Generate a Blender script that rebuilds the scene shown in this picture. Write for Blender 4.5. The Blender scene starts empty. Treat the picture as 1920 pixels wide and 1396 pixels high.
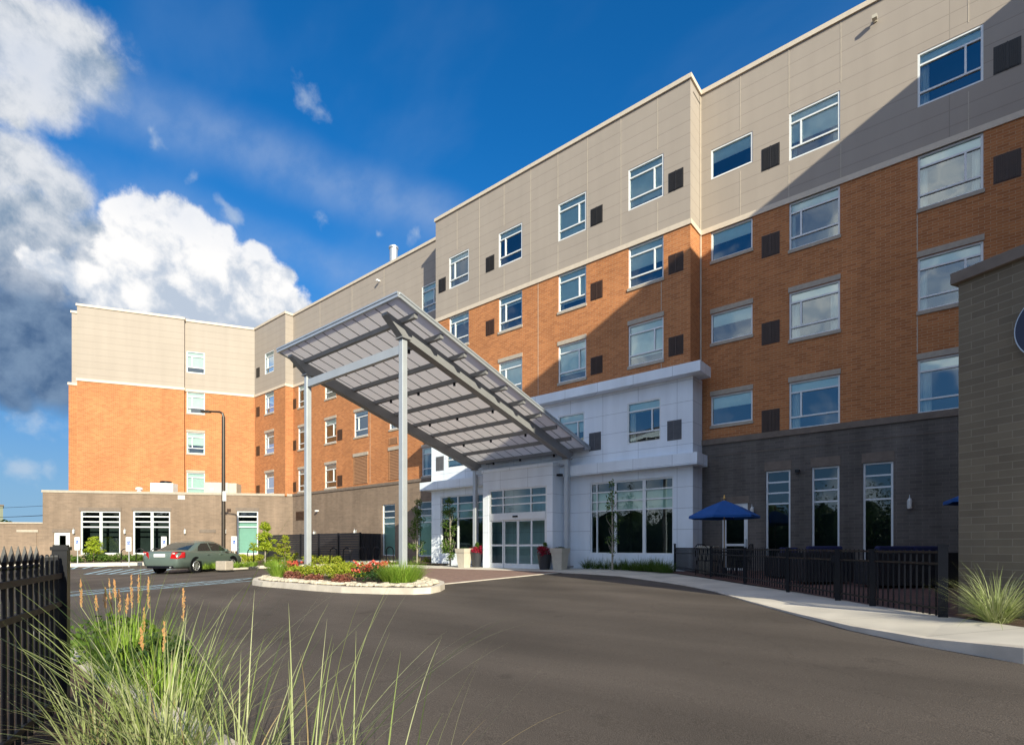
import bpy, math, random
from mathutils import Vector, Matrix
R = math.radians
random.seed(7)
scene = bpy.context.scene
col = scene.collection
PI = math.pi

# ------------------------------------------------------------------ camera
ST, CT = 0.7732, 0.6342          # view direction relative to the long facade
HC = 0.92                        # eye height above the entrance floor
F = 1000.0
RZ = math.atan2(CT, ST)
cam_d = bpy.data.cameras.new("camera")
cam = bpy.data.objects.new("camera", cam_d)
col.objects.link(cam)
cam.location = (0, 0, HC)
cam.rotation_euler = (R(90), 0, RZ)
cam_d.sensor_width = 36.0
cam_d.lens = 36.0 * F / 1920.0
cam_d.shift_y = (1023 - 698) / 1920.0
cam_d.clip_start = 0.05
cam_d.clip_end = 3000
scene.camera = cam

def ray(u, v):                   # direction of a photograph point, used to measure positions
    r, up = (u - 960) / F, (1023 - v) / F
    return Vector((-CT + r * ST, ST + r * CT, up))
def cam_pt(X, Y, z=0.0):         # metres right of / ahead of the camera -> world
    return Vector((X * ST - Y * CT, X * CT + Y * ST, z))
def fx(u, n):                    # x on the plane y = n
    d = ray(u, 1023)
    return d.x * n / d.y
G0, GX, GY = -0.315, 0.005, 0.018
def G(x, y):
    x = max(-70, min(25, x)); y = max(-12, min(26, y))
    return G0 + GX * x + GY * y
def gp(u, v, dz=0.0):            # point of the lot under a photograph point
    d = ray(u, v)
    t = (HC - G0 - dz) / (GX * d.x + GY * d.y - d.z)
    return Vector((d.x * t, d.y * t, HC + d.z * t))
def plane_hit(u, loc, rz, off=0.0):      # (local x, depth) on a vertical plane with local frame rz
    n = Vector((-math.sin(rz), math.cos(rz), 0))
    o = Vector((loc[0], loc[1], 0)) + n * off
    d = ray(u, 1023)
    t = n.dot(o) / n.dot(d)
    p = d * t
    ax = Vector((math.cos(rz), math.sin(rz), 0))
    return (p - Vector((loc[0], loc[1], 0))).dot(ax), t
def zv(v, Y):
    return HC + (1023 - v) / F * Y

# ------------------------------------------------------------------ mesh builder
class MB:
    def __init__(s):
        s.v, s.f, s.m = [], [], []
    def add(s, vs, fs, m=0):
        o = len(s.v)
        s.v.extend([tuple(p) for p in vs])
        for f in fs:
            s.f.append(tuple(i + o for i in f)); s.m.append(m)
        return s
    def quad(s, a, b, c, d, m=0):
        return s.add([a, b, c, d], [(0, 1, 2, 3)], m)
    def box(s, x0, x1, y0, y1, z0, z1, m=0):
        return s.add([(x0, y0, z0), (x1, y0, z0), (x1, y1, z0), (x0, y1, z0), (x0, y0, z1), (x1, y0, z1), (x1, y1, z1), (x0, y1, z1)],
                     [(3, 2, 1, 0), (4, 5, 6, 7), (0, 1, 5, 4), (1, 2, 6, 5), (2, 3, 7, 6), (3, 0, 4, 7)], m)
    def bar(s, p0, p1, w, h, m=0, up=(0, 0, 1)):
        p0, p1 = Vector(p0), Vector(p1)
        d = (p1 - p0).normalized(); up = Vector(up)
        a = d.cross(up)
        a = a.normalized() if a.length > 1e-4 else Vector((1, 0, 0))
        b = a.cross(d).normalized()
        vs = []
        for p in (p0, p1):
            for i, j in ((-1, -1), (1, -1), (1, 1), (-1, 1)):
                vs.append(p + a * (i * w / 2) + b * (j * h / 2))
        return s.add(vs, [(0, 1, 2, 3), (7, 6, 5, 4), (0, 4, 5, 1), (1, 5, 6, 2), (2, 6, 7, 3), (3, 7, 4, 0)], m)
    def tube(s, pts, rad, n=8, m=0, caps=True):
        pts = [Vector(p) for p in pts]
        rs = rad if isinstance(rad, (list, tuple)) else [rad] * len(pts)
        o = len(s.v)
        ref = None
        for i, p in enumerate(pts):
            d = (pts[min(i + 1, len(pts) - 1)] - pts[max(i - 1, 0)]).normalized()
            if ref is None:
                ref = d.orthogonal().normalized()
            a = (ref - d * ref.dot(d)).normalized(); ref = a
            b = d.cross(a)
            for k in range(n):
                t = 2 * PI * k / n
                s.v.append(tuple(p + (a * math.cos(t) + b * math.sin(t)) * rs[i]))
        for i in range(len(pts) - 1):
            for k in range(n):
                k2 = (k + 1) % n
                s.f.append((o + i * n + k, o + i * n + k2, o + (i + 1) * n + k2, o + (i + 1) * n + k)); s.m.append(m)
        if caps:
            s.f.append(tuple(o + k for k in range(n))[::-1]); s.m.append(m)
            s.f.append(tuple(o + (len(pts) - 1) * n + k for k in range(n))); s.m.append(m)
        return s
    def lathe(s, prof, n=20, c=(0, 0, 0), m=0):
        o = len(s.v)
        for r, z in prof:
            for k in range(n):
                t = 2 * PI * k / n
                s.v.append((c[0] + r * math.cos(t), c[1] + r * math.sin(t), c[2] + z))
        for i in range(len(prof) - 1):
            for k in range(n):
                k2 = (k + 1) % n
                s.f.append((o + i * n + k, o + i * n + k2, o + (i + 1) * n + k2, o + (i + 1) * n + k)); s.m.append(m)
        s.f.append(tuple(o + k for k in range(n))[::-1]); s.m.append(m)
        s.f.append(tuple(o + (len(prof) - 1) * n + k for k in range(n))); s.m.append(m)
        return s
    def prism(s, poly, zb, zt, m=0):     # zb / zt: numbers or functions of (x, y)
        fb = zb if callable(zb) else (lambda x, y: zb)
        ft = zt if callable(zt) else (lambda x, y: zt)
        n = len(poly)
        area = sum(poly[i][0] * poly[(i + 1) % n][1] - poly[(i + 1) % n][0] * poly[i][1] for i in range(n))
        if area < 0: poly = poly[::-1]
        vs = [(p[0], p[1], fb(p[0], p[1])) for p in poly] + [(p[0], p[1], ft(p[0], p[1])) for p in poly]
        fs = [tuple(range(n))[::-1], tuple(range(n, 2 * n))] + [(i, (i + 1) % n, n + (i + 1) % n, n + i) for i in range(n)]
        return s.add(vs, fs, m)
    def build(s, name, mats, parent=None, loc=(0, 0, 0), rz=0.0, smooth=False, bevel=0.0):
        me = bpy.data.meshes.new(name)
        me.from_pydata(s.v, [], s.f)
        if not isinstance(mats, (list, tuple)): mats = [mats]
        for x in mats: me.materials.append(x)
        if len(mats) > 1:
            me.polygons.foreach_set("material_index", s.m)
        if smooth:
            me.polygons.foreach_set("use_smooth", [True] * len(me.polygons))
        me.update()
        o = bpy.data.objects.new(name, me)
        col.objects.link(o)
        o.location = loc; o.rotation_euler = (0, 0, rz)
        if parent: o.parent = parent
        if bevel:
            b = o.modifiers.new("bevel", 'BEVEL'); b.width = bevel; b.segments = 2; b.limit_method = 'ANGLE'
        return o

def tag(o, label=None, cat=None, group=None, kind=None):
    if label: o["label"] = label
    if cat: o["category"] = cat
    if group: o["group"] = group
    if kind: o["kind"] = kind
    return o
def thing(name, label, cat, loc=(0, 0, 0), rz=0.0, group=None):
    o = bpy.data.objects.new(name, None)
    col.objects.link(o)
    o.location = loc; o.rotation_euler = (0, 0, rz); o.empty_display_size = 0.2
    return tag(o, label, cat, group)
def struct(name, mb, m, **k):
    return tag(mb.build(name, m, **k), kind="structure")
def copy_tree(o, parent=None):
    c = o.copy(); col.objects.link(c); c.parent = parent
    for ch in list(o.children): copy_tree(ch, c)
    return c

# ------------------------------------------------------------------ materials
def new_mat(name):
    m = bpy.data.materials.new(name); m.use_nodes = True
    nt = m.node_tree
    return m, nt, nt.nodes, nt.links, nt.nodes["Principled BSDF"]
def simple(name, c, rough=0.6, metal=0.0, var=0.12, scale=6.0, bump=0.0, bscale=60.0, spec=None):
    m, nt, N, L, p = new_mat(name)
    tc = N.new("ShaderNodeTexCoord")
    nz = N.new("ShaderNodeTexNoise"); nz.inputs["Scale"].default_value = scale; nz.inputs["Detail"].default_value = 6
    L.new(tc.outputs["Object"], nz.inputs["Vector"])
    mr = N.new("ShaderNodeMapRange"); mr.inputs["From Min"].default_value = 0.3; mr.inputs["From Max"].default_value = 0.7
    mr.inputs["To Min"].default_value = 1 - var; mr.inputs["To Max"].default_value = 1 + var
    L.new(nz.outputs["Fac"], mr.inputs["Value"])
    mx = N.new("ShaderNodeVectorMath"); mx.operation = 'SCALE'; mx.inputs[0].default_value = c[:3]
    L.new(mr.outputs["Result"], mx.inputs["Scale"])
    L.new(mx.outputs["Vector"], p.inputs["Base Color"])
    p.inputs["Roughness"].default_value = rough; p.inputs["Metallic"].default_value = metal
    if spec is not None: p.inputs["Specular IOR Level"].default_value = spec
    if bump:
        n2 = N.new("ShaderNodeTexNoise"); n2.inputs["Scale"].default_value = bscale; n2.inputs["Detail"].default_value = 4
        L.new(tc.outputs["Object"], n2.inputs["Vector"])
        b = N.new("ShaderNodeBump"); b.inputs["Strength"].default_value = bump; b.inputs["Distance"].default_value = 0.02
        L.new(n2.outputs["Fac"], b.inputs["Height"]); L.new(b.outputs["Normal"], p.inputs["Normal"])
    return m
def wall_coords(N, L):           # (x + y, z): runs along every axis-aligned face of the object's own frame
    tc = N.new("ShaderNodeTexCoord")
    sp = N.new("ShaderNodeSeparateXYZ"); L.new(tc.outputs["Object"], sp.inputs[0])
    ad = N.new("ShaderNodeMath"); ad.operation = 'ADD'
    L.new(sp.outputs["X"], ad.inputs[0]); L.new(sp.outputs["Y"], ad.inputs[1])
    cb = N.new("ShaderNodeCombineXYZ"); L.new(ad.outputs[0], cb.inputs["X"]); L.new(sp.outputs["Z"], cb.inputs["Y"])
    return tc, cb
def brick(name, c1, c2, mortar, w, h, ms, rough=0.85, var=0.15, vscale=0.7, bump=0.35, offset=0.5, streak=0.0):
    m, nt, N, L, p = new_mat(name)
    tc, cb = wall_coords(N, L)
    bt = N.new("ShaderNodeTexBrick"); bt.offset = offset
    L.new(cb.outputs[0], bt.inputs["Vector"])
    bt.inputs["Color1"].default_value = (*c1, 1); bt.inputs["Color2"].default_value = (*c2, 1); bt.inputs["Mortar"].default_value = (*mortar, 1)
    bt.inputs["Scale"].default_value = 1.0; bt.inputs["Mortar Size"].default_value = ms; bt.inputs["Mortar Smooth"].default_value = 0.1
    bt.inputs["Bias"].default_value = 0.0; bt.inputs["Brick Width"].default_value = w; bt.inputs["Row Height"].default_value = h
    nz = N.new("ShaderNodeTexNoise"); nz.inputs["Scale"].default_value = vscale; nz.inputs["Detail"].default_value = 7; nz.inputs["Roughness"].default_value = 0.6
    L.new(tc.outputs["Object"], nz.inputs["Vector"])
    mr = N.new("ShaderNodeMapRange"); mr.inputs["From Min"].default_value = 0.3; mr.inputs["From Max"].default_value = 0.7
    mr.inputs["To Min"].default_value = 1 - var; mr.inputs["To Max"].default_value = 1 + var
    L.new(nz.outputs["Fac"], mr.inputs["Value"])
    mx = N.new("ShaderNodeVectorMath"); mx.operation = 'SCALE'
    L.new(bt.outputs["Color"], mx.inputs[0]); L.new(mr.outputs["Result"], mx.inputs["Scale"])
    last = mx.outputs["Vector"]
    if streak:                   # rain streaks: noise stretched along the height
        mp = N.new("ShaderNodeMapping"); mp.inputs["Scale"].default_value = (2.2, 2.2, 0.18)
        L.new(tc.outputs["Object"], mp.inputs["Vector"])
        n3 = N.new("ShaderNodeTexNoise"); n3.inputs["Scale"].default_value = 1.0; n3.inputs["Detail"].default_value = 8
        L.new(mp.outputs[0], n3.inputs["Vector"])
        r3 = N.new("ShaderNodeMapRange"); r3.inputs["From Min"].default_value = 0.35; r3.inputs["From Max"].default_value = 0.7
        r3.inputs["To Min"].default_value = 1 - streak; r3.inputs["To Max"].default_value = 1 + streak
        L.new(n3.outputs["Fac"], r3.inputs["Value"])
        m3 = N.new("ShaderNodeVectorMath"); m3.operation = 'SCALE'
        L.new(last, m3.inputs[0]); L.new(r3.outputs["Result"], m3.inputs["Scale"]); last = m3.outputs["Vector"]
    L.new(last, p.inputs["Base Color"])
    p.inputs["Roughness"].default_value = rough; p.inputs["Specular IOR Level"].default_value = 0.2
    b = N.new("ShaderNodeBump"); b.inputs["Strength"].default_value = bump; b.inputs["Distance"].default_value = 0.01; b.invert = True
    L.new(bt.outputs["Fac"], b.inputs["Height"]); L.new(b.outputs["Normal"], p.inputs["Normal"])
    return m
def leaf_mat(name, cols, trans=0.35, rough=0.55):
    m, nt, N, L, p = new_mat(name)
    g = N.new("ShaderNodeNewGeometry")
    cr = N.new("ShaderNodeValToRGB")
    while len(cr.color_ramp.elements) < len(cols): cr.color_ramp.elements.new(0.5)
    for i, c in enumerate(cols):
        cr.color_ramp.elements[i].position = i / max(1, len(cols) - 1); cr.color_ramp.elements[i].color = (*c, 1)
    L.new(g.outputs["Random Per Island"], cr.inputs["Fac"])
    L.new(cr.outputs["Color"], p.inputs["Base Color"])
    p.inputs["Roughness"].default_value = rough; p.inputs["Specular IOR Level"].default_value = 0.3
    tr = N.new("ShaderNodeBsdfTranslucent"); L.new(cr.outputs["Color"], tr.inputs["Color"])
    mx = N.new("ShaderNodeMixShader"); mx.inputs[0].default_value = trans
    L.new(p.outputs[0], mx.inputs[1]); L.new(tr.outputs[0], mx.inputs[2])
    L.new(mx.outputs[0], N["Material Output"].inputs["Surface"])
    return m
def glass_mat(name, tint=(0.62, 0.78, 0.76), refl=0.16, wob=0.012):
    m, nt, N, L, p = new_mat(name)
    N.remove(p)
    tr = N.new("ShaderNodeBsdfTransparent"); tr.inputs["Color"].default_value = (*tint, 1)
    gl = N.new("ShaderNodeBsdfGlossy"); gl.inputs["Roughness"].default_value = 0.015; gl.inputs["Color"].default_value = (0.82, 0.95, 1.0, 1)
    fr = N.new("ShaderNodeFresnel"); fr.inputs["IOR"].default_value = 1.6
    mr = N.new("ShaderNodeMapRange"); mr.inputs["From Min"].default_value = 0.05; mr.inputs["To Min"].default_value = refl
    L.new(fr.outputs[0], mr.inputs["Value"])
    tc = N.new("ShaderNodeTexCoord")
    oi = N.new("ShaderNodeObjectInfo"); ov = N.new("ShaderNodeVectorMath"); ov.operation = 'ADD'
    os_ = N.new("ShaderNodeMath"); os_.operation = 'MULTIPLY'; os_.inputs[1].default_value = 37.0
    L.new(oi.outputs["Random"], os_.inputs[0]); L.new(tc.outputs["Object"], ov.inputs[0]); L.new(os_.outputs[0], ov.inputs[1])
    nz = N.new("ShaderNodeTexNoise"); nz.inputs["Scale"].default_value = 0.9; nz.inputs["Detail"].default_value = 1
    L.new(ov.outputs[0], nz.inputs["Vector"])
    b = N.new("ShaderNodeBump"); b.inputs["Strength"].default_value = 1.0; b.inputs["Distance"].default_value = wob
    L.new(nz.outputs["Fac"], b.inputs["Height"]); L.new(b.outputs["Normal"], gl.inputs["Normal"])
    mx = N.new("ShaderNodeMixShader")
    L.new(mr.outputs["Result"], mx.inputs[0]); L.new(tr.outputs[0], mx.inputs[1]); L.new(gl.outputs[0], mx.inputs[2])
    L.new(mx.outputs[0], N["Material Output"].inputs["Surface"])
    return m

M = {}
M['brick'] = brick("orange_brick", (0.50, 0.202, 0.077), (0.368, 0.139, 0.054), (0.47, 0.285, 0.165), 0.25, 0.08, 0.007, var=0.09, vscale=0.45, streak=0.05)
M['tan'] = brick("tan_fibre_cement", (0.365, 0.318, 0.276), (0.355, 0.309, 0.268), (0.285, 0.248, 0.215), 60.0, 0.46, 0.012, rough=0.6, var=0.04, vscale=0.4, bump=0.3, offset=0.0, streak=0.03)
M['block'] = brick("brown_ground_face_block", (0.245, 0.182, 0.136), (0.200, 0.150, 0.114), (0.255, 0.200, 0.155), 0.305, 0.1016, 0.006, var=0.13, vscale=0.6, streak=0.10, bump=0.25)
M['charcoal'] = brick("shaded_ground_face_block", (0.140, 0.124, 0.112), (0.110, 0.098, 0.090), (0.165, 0.148, 0.132), 0.305, 0.1016, 0.006, var=0.18, vscale=0.5, streak=0.18, bump=0.25)  # darker copy of the brown block, wall's shade put into the colour
M['annexblock'] = brick("olive_grey_block", (0.20, 0.165, 0.118), (0.16, 0.132, 0.096), (0.235, 0.20, 0.15), 0.305, 0.1016, 0.006, var=0.12, vscale=0.8, streak=0.06, bump=0.4)
M['white'] = brick("white_metal_panel", (0.76, 0.82, 0.89), (0.745, 0.808, 0.88), (0.42, 0.47, 0.53), 1.52, 0.76, 0.008, rough=0.45, var=0.05, vscale=0.6, bump=0.3, offset=0.0, streak=0.05)
M['cream'] = simple("cream_trim", (0.60, 0.52, 0.42), 0.6, var=0.06)
M['precast'] = simple("precast_stone", (0.40, 0.35, 0.29), 0.8, var=0.10, scale=9, bump=0.1)
M['darkcap'] = simple("dark_precast_cap", (0.17, 0.135, 0.11), 0.8, var=0.15, scale=5)
M['joint'] = simple("sealant_joint", (0.46, 0.40, 0.325), 0.7)
M['frame'] = simple("white_window_frame", (0.72, 0.75, 0.77), 0.35, var=0.03)
M['glass'] = glass_mat("guest_room_glass", (0.88, 0.98, 0.96), 0.20)
M['shopglass'] = glass_mat("ground_floor_glass", (0.66, 0.82, 0.78), 0.10, 0.004)
M['blind'] = simple("pale_roller_blind", (0.80, 0.86, 0.78), 0.8, var=0.04)
M['blinddeep'] = simple("grey_green_blind", (0.40, 0.50, 0.46), 0.8, var=0.04)
M['blindmid'] = simple("sage_roller_blind", (0.44, 0.50, 0.45), 0.8, var=0.04)
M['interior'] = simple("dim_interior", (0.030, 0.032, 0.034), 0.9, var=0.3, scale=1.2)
M['ventdark'] = simple("black_louvre", (0.016, 0.014, 0.013), 0.5)
M['ventbrown'] = simple("brown_louvre", (0.048, 0.023, 0.013), 0.5)
M['ventnavy'] = simple("slate_louvre", (0.10, 0.105, 0.12), 0.5)
M['louvretan'] = simple("tan_louvre", (0.33, 0.17, 0.085), 0.5)
M['louvregap'] = simple("louvre_shadow_gap", (0.03, 0.02, 0.015), 0.8)
M['alu'] = simple("brushed_aluminium", (0.50, 0.53, 0.56), 0.38, metal=0.55, var=0.05, scale=3)
M['steel'] = simple("grey_painted_steel", (0.46, 0.49, 0.52), 0.38, metal=0.3, var=0.05, scale=3)
M['steeldark'] = simple("grey_canopy_steel", (0.26, 0.265, 0.275), 0.45, metal=0.2, var=0.06, scale=3)
M['black'] = simple("black_powder_coat", (0.005, 0.006, 0.010), 0.36, var=0.15, spec=0.3)
M['rail'] = simple("dusty_rail", (0.055, 0.040, 0.030), 0.6, var=0.4, scale=14)
M['deadblade'] = leaf_mat("dry_grass_blade", [(0.36, 0.27, 0.13), (0.46, 0.37, 0.20)], 0.25)
M['curtain'] = simple("pale_curtain", (0.70, 0.70, 0.64), 0.9, var=0.05)
M['blackwood'] = simple("black_slats", (0.016, 0.016, 0.022), 0.5, var=0.25, scale=4)
M['bronze'] = simple("dark_bronze_pole", (0.045, 0.035, 0.028), 0.4, metal=0.3)
M['concrete'] = simple("sidewalk_concrete", (0.62, 0.57, 0.49), 0.85, var=0.12, scale=1.4, bump=0.15, bscale=80)
M['curb'] = simple("curb_concrete", (0.60, 0.54, 0.46), 0.85, var=0.18, scale=2.5, bump=0.15, bscale=70)
M['mulch'] = simple("brown_mulch", (0.065, 0.035, 0.022), 0.95, var=0.5, scale=22, bump=1.0, bscale=45)
M['stone'] = simple("river_stone", (0.52, 0.46, 0.36), 0.8, var=0.3, scale=7)
M['planterbeige'] = simple("beige_planter", (0.50, 0.46, 0.38), 0.7, var=0.06)
M['planterdark'] = simple("charcoal_planter", (0.028, 0.030, 0.036), 0.45, var=0.1)
M['navy'] = simple("navy_enamel", (0.010, 0.014, 0.045), 0.3)
M['umbrella'] = simple("royal_blue_canvas", (0.004, 0.078, 0.30), 0.8, var=0.08)
M['cushion'] = simple("navy_cushion", (0.012, 0.016, 0.07), 0.85)
M['wicker'] = simple("charcoal_wicker", (0.022, 0.022, 0.026), 0.6, var=0.5, scale=90, bump=0.5, bscale=90)
M['wood'] = simple("light_wood", (0.42, 0.30, 0.18), 0.6)
M['unit'] = simple("roof_unit_grey", (0.42, 0.42, 0.42), 0.5, var=0.06)
M['unitwhite'] = simple("roof_unit_white", (0.74, 0.75, 0.76), 0.45, var=0.04)
M['signwhite'] = simple("sign_white", (0.78, 0.79, 0.80), 0.4, var=0.02)
M['signblue'] = simple("sign_blue", (0.02, 0.10, 0.42), 0.4, var=0.02)
M['paint'] = simple("pale_blue_road_paint", (0.34, 0.52, 0.62), 0.7, var=0.3, scale=9)
M['carpaint'] = simple("grey_green_car_paint", (0.135, 0.180, 0.163), 0.28, metal=0.3, var=0.02)
M['carglass'] = simple("dark_car_glass", (0.02, 0.028, 0.03), 0.04, var=0.02, spec=0.9)
M['rubber'] = simple("tyre_rubber", (0.012, 0.012, 0.012), 0.8)
M['rim'] = simple("alloy_rim", (0.55, 0.56, 0.57), 0.3, metal=0.7)
M['redlens'] = simple("red_lens", (0.42, 0.010, 0.012), 0.15)
M['clearlens'] = simple("clear_lens", (0.72, 0.68, 0.66), 0.15)
M['bark'] = simple("bark", (0.16, 0.12, 0.09), 0.9, var=0.3, scale=14, bump=0.5)
M['palebark'] = simple("pale_bark", (0.30, 0.27, 0.22), 0.9, var=0.3, scale=14, bump=0.5)
M['copper'] = simple("brass_finial", (0.55, 0.33, 0.10), 0.35, metal=0.6)
M['sconce'] = simple("white_sconce", (0.62, 0.62, 0.60), 0.5)
M['roofing'] = simple("flat_roof", (0.30, 0.29, 0.28), 0.9)
M['farwall'] = simple("far_green_building", (0.20, 0.22, 0.16), 0.8)
M['farglass'] = simple("far_blue_glass", (0.05, 0.16, 0.33), 0.2)
M['leaf_lime'] = leaf_mat("lime_leaf", [(0.24, 0.34, 0.02), (0.34, 0.43, 0.03), (0.44, 0.50, 0.05)])
M['leaf_green'] = leaf_mat("green_leaf", [(0.05, 0.11, 0.015), (0.09, 0.16, 0.025), (0.15, 0.23, 0.04)])
M['leaf_dark'] = leaf_mat("dark_leaf", [(0.018, 0.045, 0.012), (0.035, 0.07, 0.018), (0.055, 0.10, 0.025)])
M['leaf_olive'] = leaf_mat("yellow_green_leaf", [(0.20, 0.27, 0.02), (0.32, 0.38, 0.03), (0.44, 0.44, 0.06)])
M['leaf_wine'] = leaf_mat("wine_leaf", [(0.17, 0.05, 0.04), (0.27, 0.10, 0.07), (0.36, 0.17, 0.11)])
M['leaf_rose'] = leaf_mat("rose_leaf", [(0.03, 0.08, 0.025), (0.05, 0.11, 0.03)])
M['petal_red'] = leaf_mat("red_petal", [(0.45, 0.02, 0.02), (0.62, 0.05, 0.04)], 0.25)
M['petal_coral'] = leaf_mat("coral_petal", [(0.62, 0.09, 0.06), (0.70, 0.17, 0.12)], 0.25)
M['petal_crimson'] = leaf_mat("crimson_petal", [(0.22, 0.008, 0.03), (0.38, 0.015, 0.05), (0.30, 0.01, 0.03)], 0.25)
M['petal_white'] = leaf_mat("white_petal", [(0.6, 0.55, 0.48), (0.65, 0.5, 0.45)], 0.25)
M['blade'] = leaf_mat("pale_grass_blade", [(0.26, 0.33, 0.09), (0.36, 0.42, 0.17), (0.48, 0.50, 0.28), (0.20, 0.28, 0.06)], 0.3)
M['bladegreen'] = leaf_mat("green_grass_blade", [(0.17, 0.32, 0.03), (0.26, 0.40, 0.05), (0.32, 0.43, 0.08)], 0.3)
M['bladedark'] = leaf_mat("blue_green_blade", [(0.05, 0.09, 0.03), (0.09, 0.13, 0.04)], 0.3)
M['seed'] = leaf_mat("tan_seed_head", [(0.50, 0.26, 0.10), (0.62, 0.36, 0.16)], 0.25)

def asphalt():
    m, nt, N, L, p = new_mat("asphalt")
    tc = N.new("ShaderNodeTexCoord")
    def noise(scale, det=6, st=None):
        n = N.new("ShaderNodeTexNoise"); n.inputs["Scale"].default_value = scale; n.inputs["Detail"].default_value = det
        if st:
            mp = N.new("ShaderNodeMapping"); mp.inputs["Scale"].default_value = st; mp.inputs["Rotation"].default_value = (0, 0, R(-25))
            L.new(tc.outputs["Object"], mp.inputs["Vector"]); L.new(mp.outputs[0], n.inputs["Vector"])
        else: L.new(tc.outputs["Object"], n.inputs["Vector"])
        return n
    big, streak, fine = noise(0.25, 5), noise(1.0, 7, (0.12, 1.1, 1)), noise(130, 2)
    vor = N.new("ShaderNodeTexVoronoi"); vor.inputs["Scale"].default_value = 48
    L.new(tc.outputs["Object"], vor.inputs["Vector"])
    def rng(n, a, b, lo=0.3, hi=0.7, out="Fac"):
        mr = N.new("ShaderNodeMapRange"); mr.inputs["From Min"].default_value = lo; mr.inputs["From Max"].default_value = hi
        mr.inputs["To Min"].default_value = a; mr.inputs["To Max"].default_value = b
        L.new(n.outputs[out], mr.inputs["Value"]); return mr.outputs["Result"]
    def mul(a, b):
        k = N.new("ShaderNodeMath"); k.operation = 'MULTIPLY'; L.new(a, k.inputs[0]); L.new(b, k.inputs[1]); return k.outputs[0]
    f = mul(mul(rng(big, 0.78, 1.22), rng(streak, 0.84, 1.16)), rng(fine, 0.55, 1.45))
    sparkle = rng(vor, 2.6, 1.0, 0.0, 0.16, "Distance")
    f = mul(f, sparkle)
    wv = N.new("ShaderNodeTexWave"); wv.wave_type = 'RINGS'; wv.rings_direction = 'Z'; wv.inputs["Scale"].default_value = 0.16; wv.inputs["Distortion"].default_value = 2.5; wv.inputs["Detail"].default_value = 3
    mpw = N.new("ShaderNodeMapping"); mpw.inputs["Location"].default_value = (3.0, -17.0, 0); L.new(tc.outputs["Object"], mpw.inputs["Vector"]); L.new(mpw.outputs[0], wv.inputs["Vector"])
    f = mul(f, rng(wv, 0.90, 1.07, 0.0, 1.0))
    v2 = N.new("ShaderNodeTexVoronoi"); v2.feature = 'DISTANCE_TO_EDGE'; v2.inputs["Scale"].default_value = 0.16
    wp = noise(1.3, 5); ad = N.new("ShaderNodeVectorMath"); ad.operation = 'ADD'; L.new(tc.outputs["Object"], ad.inputs[0]); L.new(wp.outputs["Color"], ad.inputs[1]); L.new(ad.outputs[0], v2.inputs["Vector"])
    f = mul(f, rng(v2, 0.86, 1.0, 0.0006, 0.003, "Distance"))
    spots = noise(2.1, 3); f = mul(f, rng(spots, 1.0, 0.72, 0.66, 0.74))
    sc = N.new("ShaderNodeVectorMath"); sc.operation = 'SCALE'; sc.inputs[0].default_value = (0.090, 0.075, 0.064)
    L.new(f, sc.inputs["Scale"]); L.new(sc.outputs["Vector"], p.inputs["Base Color"])
    p.inputs["Roughness"].default_value = 0.85; p.inputs["Specular IOR Level"].default_value = 0.25
    b = N.new("ShaderNodeBump"); b.inputs["Strength"].default_value = 0.5; b.inputs["Distance"].default_value = 0.006
    L.new(fine.outputs["Fac"], b.inputs["Height"]); L.new(b.outputs["Normal"], p.inputs["Normal"])
    return m
M['asphalt'] = asphalt()
def paver(name, c1, c2, mo):
    m, nt, N, L, p = new_mat(name)
    tc = N.new("ShaderNodeTexCoord")
    bt = N.new("ShaderNodeTexBrick"); L.new(tc.outputs["Object"], bt.inputs["Vector"])
    bt.inputs["Color1"].default_value = (*c1, 1); bt.inputs["Color2"].default_value = (*c2, 1); bt.inputs["Mortar"].default_value = (*mo, 1)
    bt.inputs["Scale"].default_value = 1; bt.inputs["Brick Width"].default_value = 0.2; bt.inputs["Row Height"].default_value = 0.1; bt.inputs["Mortar Size"].default_value = 0.004
    L.new(bt.outputs["Color"], p.inputs["Base Color"]); p.inputs["Roughness"].default_value = 0.85
    return m
M['paver'] = paver("red_brown_pavers", (0.27, 0.17, 0.135), (0.22, 0.135, 0.11), (0.16, 0.12, 0.10))
M['patio'] = paver("patio_pavers", (0.17, 0.085, 0.068), (0.12, 0.062, 0.052), (0.085, 0.06, 0.055))
def poly_carb():
    m, nt, N, L, p = new_mat("translucent_roof_sheet")
    p.inputs["Base Color"].default_value = (0.60, 0.57, 0.57, 1); p.inputs["Roughness"].default_value = 0.4
    tr = N.new("ShaderNodeBsdfTranslucent"); tr.inputs["Color"].default_value = (0.66, 0.62, 0.60, 1)
    mx = N.new("ShaderNodeMixShader"); mx.inputs[0].default_value = 0.62
    L.new(p.outputs[0], mx.inputs[1]); L.new(tr.outputs[0], mx.inputs[2]); L.new(mx.outputs[0], N["Material Output"].inputs["Surface"])
    return m
M['polycarb'] = poly_carb()

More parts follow.
